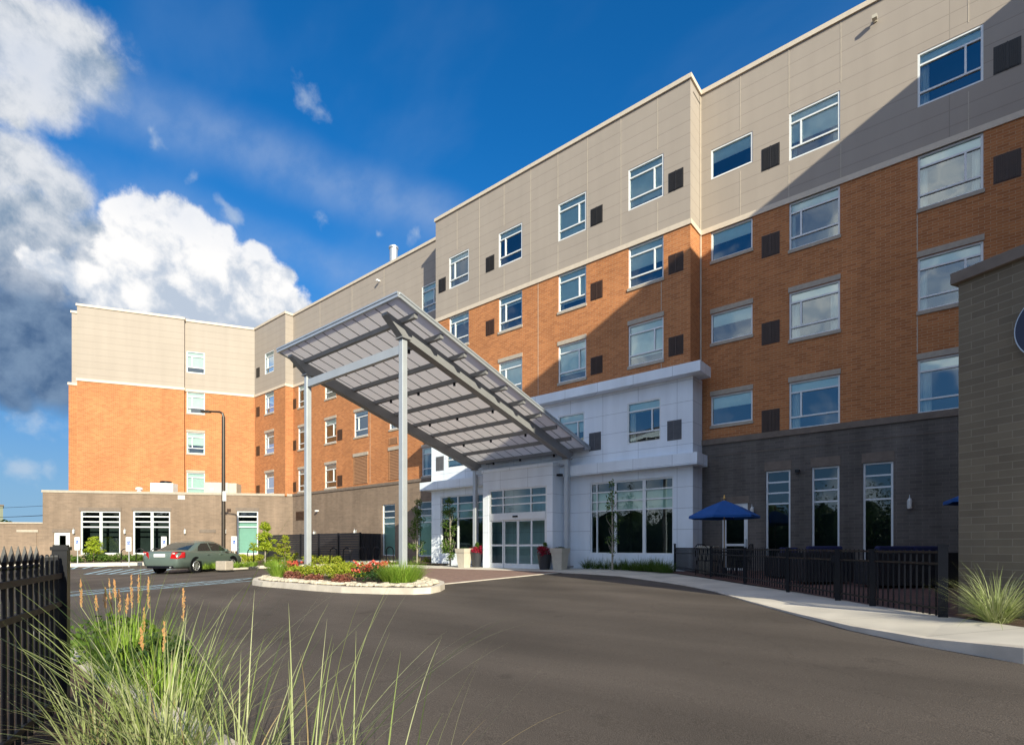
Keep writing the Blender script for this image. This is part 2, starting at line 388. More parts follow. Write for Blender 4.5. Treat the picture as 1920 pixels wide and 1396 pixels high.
# ------------------------------------------------------------------ sky, sun
EXPO = 1.0
SKY = 0.10
SKYTINT = (0.28, 0.78, 0.90)
BACKC = 1.55  # boost of the unseen rear clouds, fill for the shaded walls
SUN_AZ = Vector((0.892, -0.452))         # horizontal direction towards the sun
EL = R(23.4)
def sky():
    w = bpy.data.worlds.new("World"); scene.world = w; w.use_nodes = True
    nt = w.node_tree; N, L = nt.nodes, nt.links
    bg = N["Background"]; bg.inputs["Strength"].default_value = SKY
    st = N.new("ShaderNodeTexSky"); st.sky_type = 'NISHITA'; st.sun_disc = False
    st.sun_elevation = EL; st.sun_rotation = math.atan2(SUN_AZ.x, SUN_AZ.y)
    st.air_density = 1.0; st.dust_density = 0.3; st.ozone_density = 4.0; st.altitude = 200
    tc = N.new("ShaderNodeTexCoord")
    P = tc.outputs["Generated"]
    def vm(op, a, b=None, s=None):
        n = N.new("ShaderNodeVectorMath"); n.operation = op
        for i, x in enumerate((a, b)):
            if x is None: continue
            if isinstance(x, (tuple, list, Vector)): n.inputs[i].default_value = tuple(x)
            else: L.new(x, n.inputs[i])
        if s is not None:
            if isinstance(s, (int, float)): n.inputs["Scale"].default_value = s
            else: L.new(s, n.inputs["Scale"])
        return n.outputs["Value"] if op in ('DISTANCE', 'DOT_PRODUCT', 'LENGTH') else n.outputs["Vector"]
    def mt(op, a, b=0.0, c=0.0):
        n = N.new("ShaderNodeMath"); n.operation = op
        for i, x in enumerate((a, b, c)):
            if isinstance(x, (int, float)): n.inputs[i].default_value = x
            else: L.new(x, n.inputs[i])
        return n.outputs[0]
    def nz(vec, scale, det=8, rough=0.55, dist=0.0, color=False):
        n = N.new("ShaderNodeTexNoise"); n.inputs["Scale"].default_value = scale; n.inputs["Detail"].default_value = det
        n.inputs["Roughness"].default_value = rough; n.inputs["Distortion"].default_value = dist
        L.new(vec, n.inputs["Vector"])
        return n.outputs["Color"] if color else n.outputs["Fac"]
    def rng(v, a, b, c, d, smooth=True):
        n = N.new("ShaderNodeMapRange"); n.interpolation_type = 'SMOOTHSTEP' if smooth else 'LINEAR'
        L.new(v, n.inputs["Value"])
        for k, x in zip(("From Min", "From Max", "To Min", "To Max"), (a, b, c, d)): n.inputs[k].default_value = x
        return n.outputs["Result"]
    def mixc(f, a, b):
        n = N.new("ShaderNodeMix"); n.data_type = 'RGBA'
        if isinstance(f, (int, float)): n.inputs[0].default_value = f
        else: L.new(f, n.inputs[0])
        for i, x in ((6, a), (7, b)):
            if isinstance(x, tuple): n.inputs[i].default_value = (*x, 1)
            else: L.new(x, n.inputs[i])
        return n.outputs[2]
    warp = vm('SUBTRACT', nz(P, 7, 4, color=True), (0.5, 0.5, 0.5))
    Pw = vm('ADD', P, vm('SCALE', warp, s=0.045))
    def blobs(lst, src):
        d = None
        for (u, v, rad, *k) in lst:
            c = ray(u, v).normalized()
            r = 0.5 * ((ray(u + rad, v).normalized() - c).length + (ray(u, v - rad).normalized() - c).length)
            dist = vm('DISTANCE', src, c)
            b = mt('SUBTRACT', k[0] if k else 1.0, mt('DIVIDE', dist, r))
            d = b if d is None else mt('SMOOTH_MAX', d, b, 0.15)
        return d
    K = 1.0 / (SKY * 2 ** EXPO)           # so that the colours below are radiances at the Background strength
    sc = lambda c, k=1.0: tuple(x * K * k for x in c)
    fb = nz(Pw, 13, 12, 0.64)
    fb2 = nz(vm('ADD', Pw, (0.022, -0.010, 0.018)), 13, 6, 0.60)
    relief = mt('SUBTRACT', fb, fb2)
    vo = N.new("ShaderNodeTexVoronoi"); vo.feature = 'SMOOTH_F1'; vo.inputs["Scale"].default_value = 20; vo.inputs["Detail"].default_value = 2; vo.inputs["Smoothness"].default_value = 0.5
    L.new(Pw, vo.inputs["Vector"])
    puff = mt('SUBTRACT', 0.42, vo.outputs["Distance"])
    lo = nz(P, 5.0, 4)
    el = N.new("ShaderNodeSeparateXYZ"); L.new(P, el.inputs[0])
    # clear sky: the Sky Texture, deepened, with thin cirrus streaks
    hs = N.new("ShaderNodeHueSaturation"); hs.inputs["Saturation"].default_value = 1.25; hs.inputs["Value"].default_value = 1.0
    L.new(st.outputs[0], hs.inputs["Color"])
    base = vm('MULTIPLY', hs.outputs[0], SKYTINT)
    mp = N.new("ShaderNodeMapping"); mp.inputs["Rotation"].default_value = (0, R(24), R(10)); mp.inputs["Scale"].default_value = (1.2, 6.0, 6.0)
    L.new(P, mp.inputs["Vector"])
    cir = mt('MULTIPLY', rng(nz(mp.outputs[0], 1.0, 5, 0.5), 0.45, 0.75, 0, 0.30), rng(el.outputs["Z"], 0.15, 0.75, 1.0, 0.25))
    base = mixc(cir, base, sc((0.36, 0.50, 0.72)))
    # low horizon brightening
    base = mixc(rng(el.outputs["Z"], 0.12, 0.62, 0.80, 0.0), base, sc((0.105, 0.275, 0.600)))
    base = mixc(rng(el.outputs["Z"], 0.0, 0.26, 0.85, 0.0), base, sc((0.30, 0.48, 0.68)))
    # layer 1: blue-grey shaded clouds to the left
    g1 = blobs([(20, 60, 170), (140, 105, 105), (195, 130, 50), (80, 180, 75), (5, 190, 80), (30, 225, 35),
                (40, 320, 105), (125, 355, 75), (-20, 420, 130), (90, 430, 110), (180, 440, 70), (170, 520, 110), (60, 520, 100), (240, 560, 90),
                (40, 620, 140), (160, 640, 110), (240, 640, 80), (-60, 700, 130), (90, 700, 90), (200, 690, 90), (150, 730, 70), (40, 740, 60), 
                (-250, 350, 330), (-300, 700, 260)], Pw)
    d1 = mt('ADD', mt('ADD', g1, 0.30), mt('ADD', mt('MULTIPLY', mt('SUBTRACT', fb, 0.5), 1.25), mt('MULTIPLY', puff, 0.3)))
    a1 = rng(d1, -0.02, 0.74, 0, 0.97)
    upper = rng(el.outputs["Z"], 0.20, 0.44, 0, 1)
    dark = mixc(upper, sc((0.055, 0.118, 0.250)), sc((0.23, 0.33, 0.46)))
    lite = mixc(upper, sc((0.15, 0.25, 0.41)), sc((0.80, 0.82, 0.85)))
    c1 = mixc(rng(mt('ADD', mt('MULTIPLY', relief, 1.5), mt('MULTIPLY', lo, 1.5)), 0.40, 1.10, 0, 1), dark, lite)
    col1 = mixc(a1, base, c1)
    g7 = blobs([(-40, 640, 170), (70, 640, 130), (150, 640, 110), (215, 620, 80), (230, 670, 80), (180, 700, 80), (110, 715, 60), (-80, 560, 120)], Pw)
    a7 = rng(mt('ADD', g7, mt('MULTIPLY', mt('SUBTRACT', nz(Pw, 8, 6, 0.55), 0.5), 1.0)), -0.05, 0.55, 0, 0.95)
    col1 = mixc(a7, col1, mixc(rng(mt('ADD', mt('MULTIPLY', relief, 1.0), lo), 0.30, 0.75, 0, 1), sc((0.070, 0.140, 0.275)), sc((0.20, 0.30, 0.45))))
    # layer 2: sunlit cumulus
    g2 = blobs([(290, 430, 78), (245, 415, 52), (340, 410, 58), (375, 455, 66), (300, 500, 95), (430, 520, 72), (380, 560, 105), (470, 560, 66), (500, 520, 34), (530, 590, 60),
                (290, 590, 110), (430, 575, 95), (360, 610, 110), (510, 590, 75), (470, 530, 60), (250, 480, 70), (350, 520, 100), (215, 560, 62), (150, 522, 40), (100, 500, 40, .75), (60, 486, 36, .55), (190, 540, 40), (540, 520, 36, .6), (480, 480, 40, .7), (420, 430, 40, .5),
                (540, 600, 52), (510, 610, 70)], Pw)
    d2 = mt('ADD', mt('ADD', g2, 0.36), mt('ADD', mt('MULTIPLY', mt('SUBTRACT', fb, 0.5), 1.55), mt('MULTIPLY', puff, 0.30)))
    a2 = rng(d2, 0.08, 0.42, 0, 1)
    body = rng(g2, 0.0, 0.8, 0.0, 1.0)
    shade = rng(mt('ADD', mt('ADD', mt('MULTIPLY', relief, 1.6), mt('MULTIPLY', puff, 0.6)), rng(el.outputs["Z"], 0.26, 0.42, -0.30, 0.30)), -0.35, 0.22, 0, 1)
    c2 = mixc(shade, sc((0.52, 0.60, 0.72)), sc((1.02, 1.01, 1.0)))
    col2 = mixc(a2, col1, c2)
    # layer 3: clouds added behind the camera, brightened to fill shaded walls; the windows mirror them
    f3 = nz(vm('ADD', P, (4.0, 2.0, 1.0)), 3.0, 6, 0.56)
    fwd = vm('DOT_PRODUCT', P, (-CT, ST, 0.0))
    back = rng(fwd, -0.25, 0.30, 1.0, 0.0)
    a3 = mt('MULTIPLY', rng(f3, 0.45, 0.60, 0, 0.95), back)
    c3 = mixc(rng(mt('MULTIPLY', relief, 3.0), -0.3, 0.3, 0, 1), sc((0.74, 0.79, 0.86), BACKC), sc((1.18, 1.12, 1.06), BACKC))
    col3 = mixc(a3, col2, c3)
    def band(p, q, half, mid, lo_, hi_):
        nb = ray(*p).cross(ray(*q)).normalized()
        off = mt('ABSOLUTE', mt('ADD', vm('DOT_PRODUCT', P, nb), mt('MULTIPLY', mt('SUBTRACT', lo, 0.5), 0.05)))
        return mt('MULTIPLY', rng(off, 0.0, half, 1, 0), rng(vm('DOT_PRODUCT', P, ray(*mid).normalized()), lo_, hi_, 0, 1))
    g5 = mt('MAXIMUM', band((250, 205), (840, 420), 0.060, (560, 320), 0.90, 0.985), mt('MULTIPLY', band((380, 420), (820, 560), 0.045, (600, 470), 0.93, 0.99), 0.7))
    fin = N.new("ShaderNodeMapping"); fin.inputs["Rotation"].default_value = (R(20), R(35), R(-20)); fin.inputs["Scale"].default_value = (5, 26, 26); L.new(P, fin.inputs["Vector"])
    a5 = mt('MULTIPLY', mt('MULTIPLY', g5, 0.42), rng(nz(fin.outputs[0], 1.0, 5, 0.55), 0.25, 0.75, 0.45, 1.0))
    col3 = mixc(a5, col3, sc((0.40, 0.52, 0.74)))
    g4 = blobs([(280, 262, 30), (270, 240, 20), (560, 178, 42), (575, 375, 36), (620, 415, 44), (360, 325, 30), (440, 385, 40), (95, 793, 46, 1.2), (60, 800, 30), (25, 862, 36, 1.2), (70, 890, 40, 1.2), (110, 892, 30), (20, 770, 24), (785, 458, 26), (720, 455, 22)], vm('ADD', P, vm('SCALE', warp, s=0.12)))
    a4 = rng(mt('ADD', g4, mt('MULTIPLY', mt('SUBTRACT', nz(Pw, 24, 6, 0.62), 0.5), 2.2)), 0.25, 1.3, 0, 0.6)
    col4 = mixc(a4, col3, sc((0.56, 0.66, 0.78)))
    L.new(col4, bg.inputs["Color"])
sky()
scene.world.cycles.sampling_method = 'MANUAL'
scene.world.cycles.sample_map_resolution = 512
sd = bpy.data.lights.new("sun", 'SUN'); sd.energy = 3.75; sd.angle = R(0.5); sd.color = (1.0, 0.925, 0.72)
so = bpy.data.objects.new("sun", sd); col.objects.link(so)
sv = Vector((SUN_AZ.x * math.cos(EL), SUN_AZ.y * math.cos(EL), math.sin(EL)))
so.rotation_euler = (-sv).to_track_quat('-Z', 'Y').to_euler()
so.location = (10, -10, 30)

# ------------------------------------------------------------------ the hotel
PA, PB, PC, PD = 18.72, 19.70, 19.85, 19.25
ZB, ZT, ZR = 4.79, 12.47, 17.58
XA0, XA1 = fx(817, PA), fx(1294.5, PA)
XD0, XD1 = fx(477.6, PD), fx(535, PD)
XR = 5.6                                  # inner face of the far right wing
SILL = {2: 4.80, 3: 7.80, 4: 10.80, 5: 13.80}
hotel = thing("hotel_building", "five-storey hotel in orange brick and tan panels with a white entrance bay", "building")

def wall(name, mat, x0, x1, z0, z1, holes=(), loc=(0, 0), rz=0.0, off=0.0, depth=0.16, parent=None, cut=()):
    """wall face at local y = off with real openings and reveals; holes = (xa, xb, za, zb)"""
    mb = MB()
    hs = [(max(a, x0), min(b, x1), max(c, z0), min(d, z1)) for a, b, c, d in holes if b > x0 and a < x1 and d > z0 and c < z1]
    xs = sorted({x0, x1, *[h[0] for h in hs], *[h[1] for h in hs]})
    zs = sorted({z0, z1, *[h[2] for h in hs], *[h[3] for h in hs]})
    for i in range(len(xs) - 1):
        for j in range(len(zs) - 1):
            cx, cz = (xs[i] + xs[i + 1]) / 2, (zs[j] + zs[j + 1]) / 2
            if any(h[0] < cx < h[1] and h[2] < cz < h[3] for h in hs): continue
            mb.quad((xs[i], off, zs[j]), (xs[i + 1], off, zs[j]), (xs[i + 1], off, zs[j + 1]), (xs[i], off, zs[j + 1]))
    for a, b, c, d in hs:
        y0, y1 = off, off + depth
        mb.quad((a, y0, c), (a, y1, c), (a, y1, d), (a, y0, d)); mb.quad((b, y1, c), (b, y0, c), (b, y0, d), (b, y1, d))
        if c > z0: mb.quad((a, y0, c), (b, y0, c), (b, y1, c), (a, y1, c))
        if d < z1: mb.quad((a, y1, d), (b, y1, d), (b, y0, d), (a, y0, d))
    return mb.build(name, mat, parent or hotel, (loc[0], loc[1], 0), rz)

def grid_window(w, h, hbars, vbars, ft=0.055, bt=0.05, blind=0.0, blind2=None):
    """frame, pane and blind meshes of a window w x h with its origin at the lower left, outside towards -y"""
    fr = MB()
    fr.box(0, ft, 0, .09, 0, h); fr.box(w - ft, w, 0, .09, 0, h)
    fr.box(ft, w - ft, 0, .09, 0, ft); fr.box(ft, w - ft, 0, .09, h - ft, h)
    for z in hbars: fr.box(ft, w - ft, .006, .085, z - bt / 2, z + bt / 2)
    for (x, z0, z1, t) in vbars: fr.box(x - t / 2, x + t / 2, .003, .083, z0, z1)
    pn = MB().quad((ft / 2, .05, ft / 2), (w - ft / 2, .05, ft / 2), (w - ft / 2, .05, h - ft / 2), (ft / 2, .05, h - ft / 2))
    bl = MB()
    if blind2: bl.box(ft, w - ft, .12, .125, blind2[0], blind2[1])
    elif blind > 0: bl.box(ft, w - ft, .10, .105, h * (1 - blind), h - .01)
    return fr, pn, bl
def put_window(fr, pn, bl, x, z, loc, rz, off, glass='glass', frame='frame', parent=None, name="window", blind='blind'):
    c, s = math.cos(rz), math.sin(rz)
    o = fr.build(name, M[frame], parent or hotel, (loc[0] + x * c - off * s, loc[1] + x * s + off * c, z), rz)
    pn.build("pane", M[glass], o)
    if bl.v: bl.build("blind", M[blind], o)
    return o
BL = random.Random(5)
CUR = random.Random(9)
def guest_window(x0, x1, z, h, loc, rz, off, mull, prec=0, blind=None, bmat='blind'):
    w = x1 - x0
    tall = h > 1.3
    hb = [h * .26, h * .78] if tall else []
    vb = [(w * mull, h * .26, h * .78, .05)] if tall else []
    if blind is None: blind = BL.choice([.22, .22, .30, .22, .55, .8])
    o = put_window(*grid_window(w, h, hb, vb, blind=blind), x0, z, loc, rz, off + (.015 if prec == 0 else .04), blind=bmat)
    if tall and CUR.random() < .45:
        cm = MB(); cw = w * CUR.uniform(.10, .24)
        for x0_, x1_ in (((.06, cw),) if CUR.random() < .5 else ((.06, cw), (w - cw, w - .06))):
            k = 8
            pts = [(x0_ + (x1_ - x0_) * i / k, .16 + .02 * math.sin(i * 2.4)) for i in range(k + 1)]
            for (xa, ya), (xb, yb) in zip(pts, pts[1:]): cm.quad((xa, ya, .02), (xb, yb, .02), (xb, yb, h - .02), (xa, ya, h - .02))
        cm.build("curtain", M['curtain'], o)
    if prec:
        m = MB()
        m.box(-.03, w + .03, -.08, .02, -.11, -.002)
        m.build("sill", M['precast'], o)
        if prec > 1:
            MB().box(-.02, w + .02, -.070, .02, h + .002, h + .17).build("lintel", M['precast'], o)
    return o
def vent(x0, x1, z, h, loc, rz, off, mat, slat='v', name="vent_grille", n=12):
    w = x1 - x0; m = MB()
    m.box(0, w, -.004, .03, 0, h, 0)
    if slat == 'v':
        for i in range(n):
            xx = .03 + (w - .06) * (i + .5) / n
            m.box(xx - (w / n) * .22, xx + (w / n) * .22, -.022, -.004, .03, h - .03, 0)
        m.box(w / 2 - .012, w / 2 + .012, -.030, -.004, 0.002, h - .002, 0)
    else:
        k = max(6, int(h / .09))
        for i in range(k):
            zz = .03 + (h - .06) * (i + .5) / k
            m.add([(.02, -.03, zz - .03), (w - .02, -.03, zz - .03), (w - .02, -.004, zz + .03), (.02, -.004, zz + .03)], [(0, 1, 2, 3)], 0)
            m.add([(.02, -.03, zz - .03), (w - .02, -.03, zz - .03), (w - .02, -.004, zz - .034), (.02, -.004, zz - .034)], [(3, 2, 1, 0)], 1)
        for a, b in ((0, .03), (w - .03, w)): m.box(a, b, -.04, -.004, 0, h, 0)
    mats = [M[mat], M['louvregap']]
    c, s = math.cos(rz), math.sin(rz)
    return m.build(name, mats, hotel, (loc[0] + x0 * c - off * s, loc[1] + x0 * s + off * c, z), rz)
def trim(name, mat, x0, x1, y0, y1, z0, z1, loc=(0, 0), rz=0.0, parent=None):
    return MB().box(x0, x1, y0, y1, z0, z1).build(name, M[mat], parent or hotel, (loc[0], loc[1], 0), rz)
H5 = 1.58
def cols(plane, lst): return [(fx(a, plane), fx(b, plane), *r) for a, b, *r in lst]

# window columns measured on each plane: (left, right, mullion position)
WA = cols(PA, [(842, 879, .28), (935, 979, .28), (1046.5, 1099, .74), (1178, 1244, .74)])
VA = cols(PA, [(822.5, 836), (911, 927), (1107.5, 1130), (1253.5, 1281.5)])
WBs = cols(PB, [(1333, 1411)])
WBt = cols(PB, [(1479.5, 1575, .24), (1720.5, 1844, .74)])
VB = cols(PB, [(1428, 1462), (1862.5, 1915)])
WC = cols(PC, [(559, 577, .7), (609, 630.5, .7), (664, 690, .28), (730, 757, .28), (791, 823, .7)])
VC = cols(PC, [(548.5, 555.5), (632.5, 642)])
WD = cols(PD, [(496.5, 513.5, .28)])
VD = cols(PD, [(480.5, 487)])

def std_holes(cl, floors, h=H5): return [(a, b, SILL[f], SILL[f] + h) for a, b, *_ in cl for f in floors]
# plane A
hA = std_holes(WA, (2, 3, 4, 5))
wall("brick_wall", M['brick'], XA0, XA1, 7.25, ZT, hA, (0, PA))
wall("panel_wall", M['tan'], XA0, XA1, ZT, ZR, hA, (0, PA))
for i, (a, b, mu) in enumerate(WA):
    for f in (3, 4, 5):
        guest_window(a, b, SILL[f], H5, (0, PA), 0, 0, mu, 0 if f == 5 else (1 if f == 4 else 2), blind={(0, 5): .2, (1, 5): .2, (2, 5): .95, (3, 5): .9}.get((i, f)))
for i, (a, b) in enumerate(VA):
    for f in (3, 4, 5):
        vent(a, b, SILL[f] + .02, .70, (0, PA), 0, -.005, 'ventdark' if f == 5 else 'ventbrown')
# plane B
hB = std_holes(WBt, (2, 3, 4, 5)) + [(a, b, SILL[f] + .50, SILL[f] + H5) for a, b in WBs for f in (2, 3, 4, 5)]
wall("brick_wall", M['brick'], XA1, XR, ZB, ZT, hB, (0, PB))
wall("panel_wall", M['tan'], XA1, XR, ZT, ZR, hB, (0, PB))
for i, (a, b, mu) in enumerate(WBt):
    for f in (2, 3, 4, 5):
        guest_window(a, b, SILL[f], H5, (0, PB), 0, 0, mu, {5: 0, 4: 1}.get(f, 2), blind={(0, 5): .62}.get((i, f), .22))
for a, b in WBs:
    for f in (2, 3, 4, 5):
        guest_window(a, b, SILL[f] + .5, H5 - .5, (0, PB), 0, 0, .5, {5: 0, 4: 1}.get(f, 2), blind=.42)
for i, (a, b) in enumerate(VB):
    for f in (2, 3, 4, 5):
        vent(a, b, SILL[f] + .02, .76, (0, PB), 0, -.005, 'ventdark' if f == 5 else 'ventbrown')
# plane C
hC = std_holes(WC[:2], (2, 3, 4, 5)) + std_holes(WC[2:4], (3, 4, 5)) + std_holes(WC[4:], (2, 3, 4, 5))
wall("brick_wall", M['brick'], XD1, XA0, 4.5, ZT, hC, (0, PC))
wall("panel_wall", M['tan'], XD1, XA0, ZT, ZR, hC, (0, PC))
for i, (a, b, mu) in enumerate(WC):
    for f in ((3, 4, 5) if i in (2, 3) else (2, 3, 4, 5)):
        guest_window(a, b, SILL[f], H5, (0, PC), 0, 0, mu, {5: 0, 4: 1}.get(f, 2), blind=.1 if i in (2, 3) else None)
for a, b in VC:
    for f in (2, 3, 4, 5): vent(a, b, SILL[f] + .02, .72, (0, PC), 0, -.005, 'ventdark' if f == 5 else 'ventbrown')
for a, b, _ in WC[2:4]:
    lv = vent(a, b, 4.80, 1.75, (0, PC), 0, -.01, 'louvretan', 'h', "louvre")
    MB().box(-.05, b - a + .05, -.06, .0, 1.752, 1.95).build("lintel", M['precast'], lv)
vent(WC[3][0], WC[3][0] + .8, 6.9, .42, (0, PC), 0, -.005, 'louvretan', 'h', "louvre")
# plane D
hD = std_holes(WD, (2, 3, 4, 5))
wall("brick_wall", M['brick'], XD0, XD1, 4.5, ZT, hD, (0, PD))
wall("panel_wall", M['tan'], XD0, XD1, ZT, ZR, hD, (0, PD))
for a, b, mu in WD:
    for f in (2, 3, 4, 5): guest_window(a, b, SILL[f], H5, (0, PD), 0, 0, mu, {5: 0, 4: 1}.get(f, 2))
for a, b in VD:
    for f in (2, 3, 4, 5): vent(a, b, SILL[f] + .02, .74, (0, PD), 0, -.005, 'ventdark' if f == 5 else 'ventbrown')
# returns between the planes
def ret(x, y0, y1, z0, z1, mat, name):
    return MB().quad((x, y0, z0), (x, y1, z0), (x, y1, z1), (x, y0, z1)).build(name, mat, hotel)
for x, y0, y1, zb in ((XA1, PA, PB, 7.25), (XA0, PA, PC, 7.25), (XD1, PD, PC, 4.5)):
    ret(x, y0, y1, zb, ZT, M['brick'], "brick_return"); ret(x, y0, y1, ZT, ZR, M['tan'], "panel_return")
# trims: band between brick and panels, parapet coping
def edge_run(z0, z1, out, mat, name):
    m = MB()
    m.box(XA0 - out, XA1 + out, PA - out, PA + .25, z0, z1)
    m.box(XA1 + out, XR + .2, PB - out, PB + .25, z0, z1); m.box(XA1 - .2, XA1 + out, PA + .25, PB + .25, z0, z1)
    m.box(XD1 + out, XA0 - out, PC - out, PC + .25, z0, z1); m.box(XD0, XD1 + out, PD - out, PD + .25, z0, z1)
    m.box(XD1 - .2, XD1 + out, PD + .25, PC + .25, z0, z1); m.box(XA0 - out, XA0 + .2, PA + .25, PC + .25, z0, z1)
    return m.build(name, M[mat], hotel)
edge_run(ZT - .09, ZT + .09, .045, 'cream', "trim_band")
edge_run(ZR - .02, ZR + .14, .06, 'cream', "parapet_coping")
# vertical joints in the panels and brick
def vj(u, plane, z0, z1, holes, w=.022):
    x = fx(u, plane); cuts = sorted((h[2] - .14, h[3] + .22) for h in holes if h[0] - .03 < x < h[1] + .03)
    segs, z = [], z0
    for c, d in cuts:
        if c > z: segs.append((z, min(c, z1)))
        z = max(z, d)
    if z < z1: segs.append((z, z1))
    for c, d in segs:
        if d - c > .1: MB().box(x - w / 2, x + w / 2, plane - .006, plane + .002, c, d).build("panel_joint", M['joint'], hotel)
for u in (857, 899, 945, 995, 1046, 1101.5, 1164, 1233): vj(u, PA, ZT + .1, ZR - .03, hA)
for u in (1388, 1479, 1576.5, 1816): vj(u, PB, ZT + .1, ZR - .03, hB)
for u in (870, 1009, 1240): vj(u, PA, 7.4, ZT - .1, hA)
vj(1720, PB, 4.9, ZT - .1, hB)
for u in (600, 660, 720): vj(u, PC, ZT + .1, ZR - .03, hC)
vj(694, PC, 4.8, ZT - .1, hC)
for x, y, z0 in ((XA1, PB, 7.3),):
    MB().box(x + .003, x + .05, y - .05, y - .003, z0, ZT - .1).build("corner_bead", M['cream'], hotel)
    MB().box(x + .003, x + .03, y - .03, y - .003, ZT + .1, ZR - .03).build("corner_bead", M['cream'], hotel)

# ---- far left wing, turned 60 degrees
LW, RW = (XD0, PD), R(60)
WX0 = plane_hit(347, LW, RW)[0]; WX1 = plane_hit(144.5, LW, RW, -.30)[0]; WX2 = plane_hit(134.5, LW, RW, 1.2)[0]
wa, wY = plane_hit(350, LW, RW); wb, _ = plane_hit(384, LW, RW)
hW = [(wa, wb, SILL[f], SILL[f] + H5) for f in (2, 3, 4, 5)]
wall("brick_wall", M['brick'], WX0, 0, 3.5, ZT, hW, LW, RW); wall("panel_wall", M['tan'], WX0, 0, ZT, ZR, hW, LW, RW)
wall("brick_wall", M['brick'], WX1, WX0, 3.5, ZT, (), LW, RW, -.30); wall("panel_wall", M['tan'], WX1, WX0, ZT, ZR, (), LW, RW, -.30)
wall("brick_wall", M['brick'], WX2 - .15, WX1, 3.5, ZT, (), LW, RW, 1.1); wall("panel_wall", M['tan'], WX2, WX1, ZT, ZR, (), LW, RW, 1.2)
for f in (2, 3, 4, 5): guest_window(wa, wb, SILL[f], H5, LW, RW, 0, .3, {5: 0, 4: 1}.get(f, 2), blind={5: .75, 4: .75, 3: .6, 2: .95}[f], bmat='blindmid')
m = MB()
for x, y0, y1 in ((WX0, -.30, 0), (WX1, -.30, 1.2), (WX2, 1.2, 16)):
    m.quad((x, y1, 3.5), (x, y0, 3.5), (x, y0, ZT), (x, y1, ZT), 0); m.quad((x, y1, ZT), (x, y0, ZT), (x, y0, ZR), (x, y1, ZR), 1)
m.build("end_wall", [M['brick'], M['tan']], hotel, (*LW, 0), RW)
for z0, z1, o, nm in ((ZT - .09, ZT + .09, .045, "trim_band"), (ZR - .02, ZR + .14, .06, "parapet_coping")):
    m = MB(); m.box(WX0 + o, -.05, -o, .25, z0, z1); m.box(WX1 - o, WX0 + o, -.30 - o, .25, z0, z1); m.box(WX2 - o - (.15 if z0 < 15 else 0), WX1 - o, 1.2 - o - (.10 if z0 < 15 else 0), 1.22, z0, z1)
    m.build(nm, M['cream'], hotel, (*LW, 0), RW)
# ---- interior partitions behind the glass, roofs, hidden backs
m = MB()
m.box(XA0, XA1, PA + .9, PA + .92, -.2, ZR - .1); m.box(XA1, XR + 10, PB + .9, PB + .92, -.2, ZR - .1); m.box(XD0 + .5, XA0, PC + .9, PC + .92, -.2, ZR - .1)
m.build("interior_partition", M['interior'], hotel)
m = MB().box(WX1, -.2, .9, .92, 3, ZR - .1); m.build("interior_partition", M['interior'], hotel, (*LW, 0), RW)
m = MB()
m.box(XD0 + .05, XA0, PC + .26, 36, ZR - .35, ZR - .3); m.box(XA0, XA1, PA + .26, 36, ZR - .352, ZR - .302); m.box(XA1, XR, PB + .26, 36, ZR - .354, ZR - .304)
m.build("roof", M['roofing'], hotel)
MB().box(WX2 + .02, -.3, 1.3, 16, ZR - .36, ZR - .31).build("roof", M['roofing'], hotel, (*LW, 0), RW)
MB().box(XD0 - 4, XR + 16, 36, 36.3, -.5, ZR).build("back_wall", M['brick'], hotel)
# ---- right wing (beyond the picture's right edge; it throws the diagonal shadow)
YE = 6.9
m = MB()
m.quad((XR, PB, -.5), (XR, YE, -.5), (XR, YE, ZT), (XR, PB, ZT), 0); m.quad((XR, PB, ZT), (XR, YE, ZT), (XR, YE, ZR), (XR, PB, ZR), 1)
m.quad((XR, YE, -.5), (XR + 16, YE, -.5), (XR + 16, YE, ZT), (XR, YE, ZT), 0); m.quad((XR, YE, ZT), (XR + 16, YE, ZT), (XR + 16, YE, ZR), (XR, YE, ZR), 1)
m.quad((XR + 16, YE, -.5), (XR + 16, 36, -.5), (XR + 16, 36, ZR), (XR + 16, YE, ZR), 0)
m.quad((XR, YE, ZR - .3), (XR + 16, YE, ZR - .3), (XR + 16, 36, ZR - .3), (XR, 36, ZR - .3), 1)
m.box(XR - .06, XR + .25, YE - .06, PB - .3, ZR - .02, ZR + .14, 2)
m.build("side_wing_wall", [M['brick'], M['tan'], M['cream']], hotel)

# ---- ground floor: block base B with tall windows and patio door
PBB = PB - .12
def zr(v, u, plane):
    d = ray(u, v); return HC + d.z * plane / d.y
tall = cols(PBB, [(1435.5, 1482), (1522, 1574), (1618, 1675)])
zt = 3.47
dx0, dx1 = fx(1354, PBB), fx(1402, PBB)
hb = [(a, b, .30, zt) for a, b in tall] + [(dx0, dx1, -.1, 2.42)]
wall("block_wall", M['charcoal'], XA1 - .05, XR, -.6, ZB - .2, hb, (0, PBB), depth=.2)  # same block as the other bases, its shade is in the colour
m = MB().box(XA1 + .02, XR, PBB - .05, PB + .002, ZB - .2, ZB)
m.box(XA1 + .02, XR, PBB - .012, PBB - .001, ZB - .62, ZB - .60)
m.build("base_coping", M['darkcap'], hotel)
for a, b in tall:
    w, h = b - a, zt - .30
    o = put_window(*grid_window(w, h, [h - .40, h - .76, h - 1.12], [], ft=.06, bt=.05), a, .30, (0, PBB), 0, .06, 'shopglass')
    MB().box(-.03, w + .03, -.075, .0, h + .003, h + .30).build("lintel", M['darkcap'], o)
w = dx1 - dx0
fr = MB(); fr.box(0, .13, 0, .08, 0, 2.5); fr.box(w - .13, w, 0, .08, 0, 2.5); fr.box(.13, w - .13, 0, .08, 2.3, 2.5); fr.box(.13, w - .13, 0, .08, 0, .22); fr.box(.13, w - .13, 0.005, .08, 1.0, 1.08)
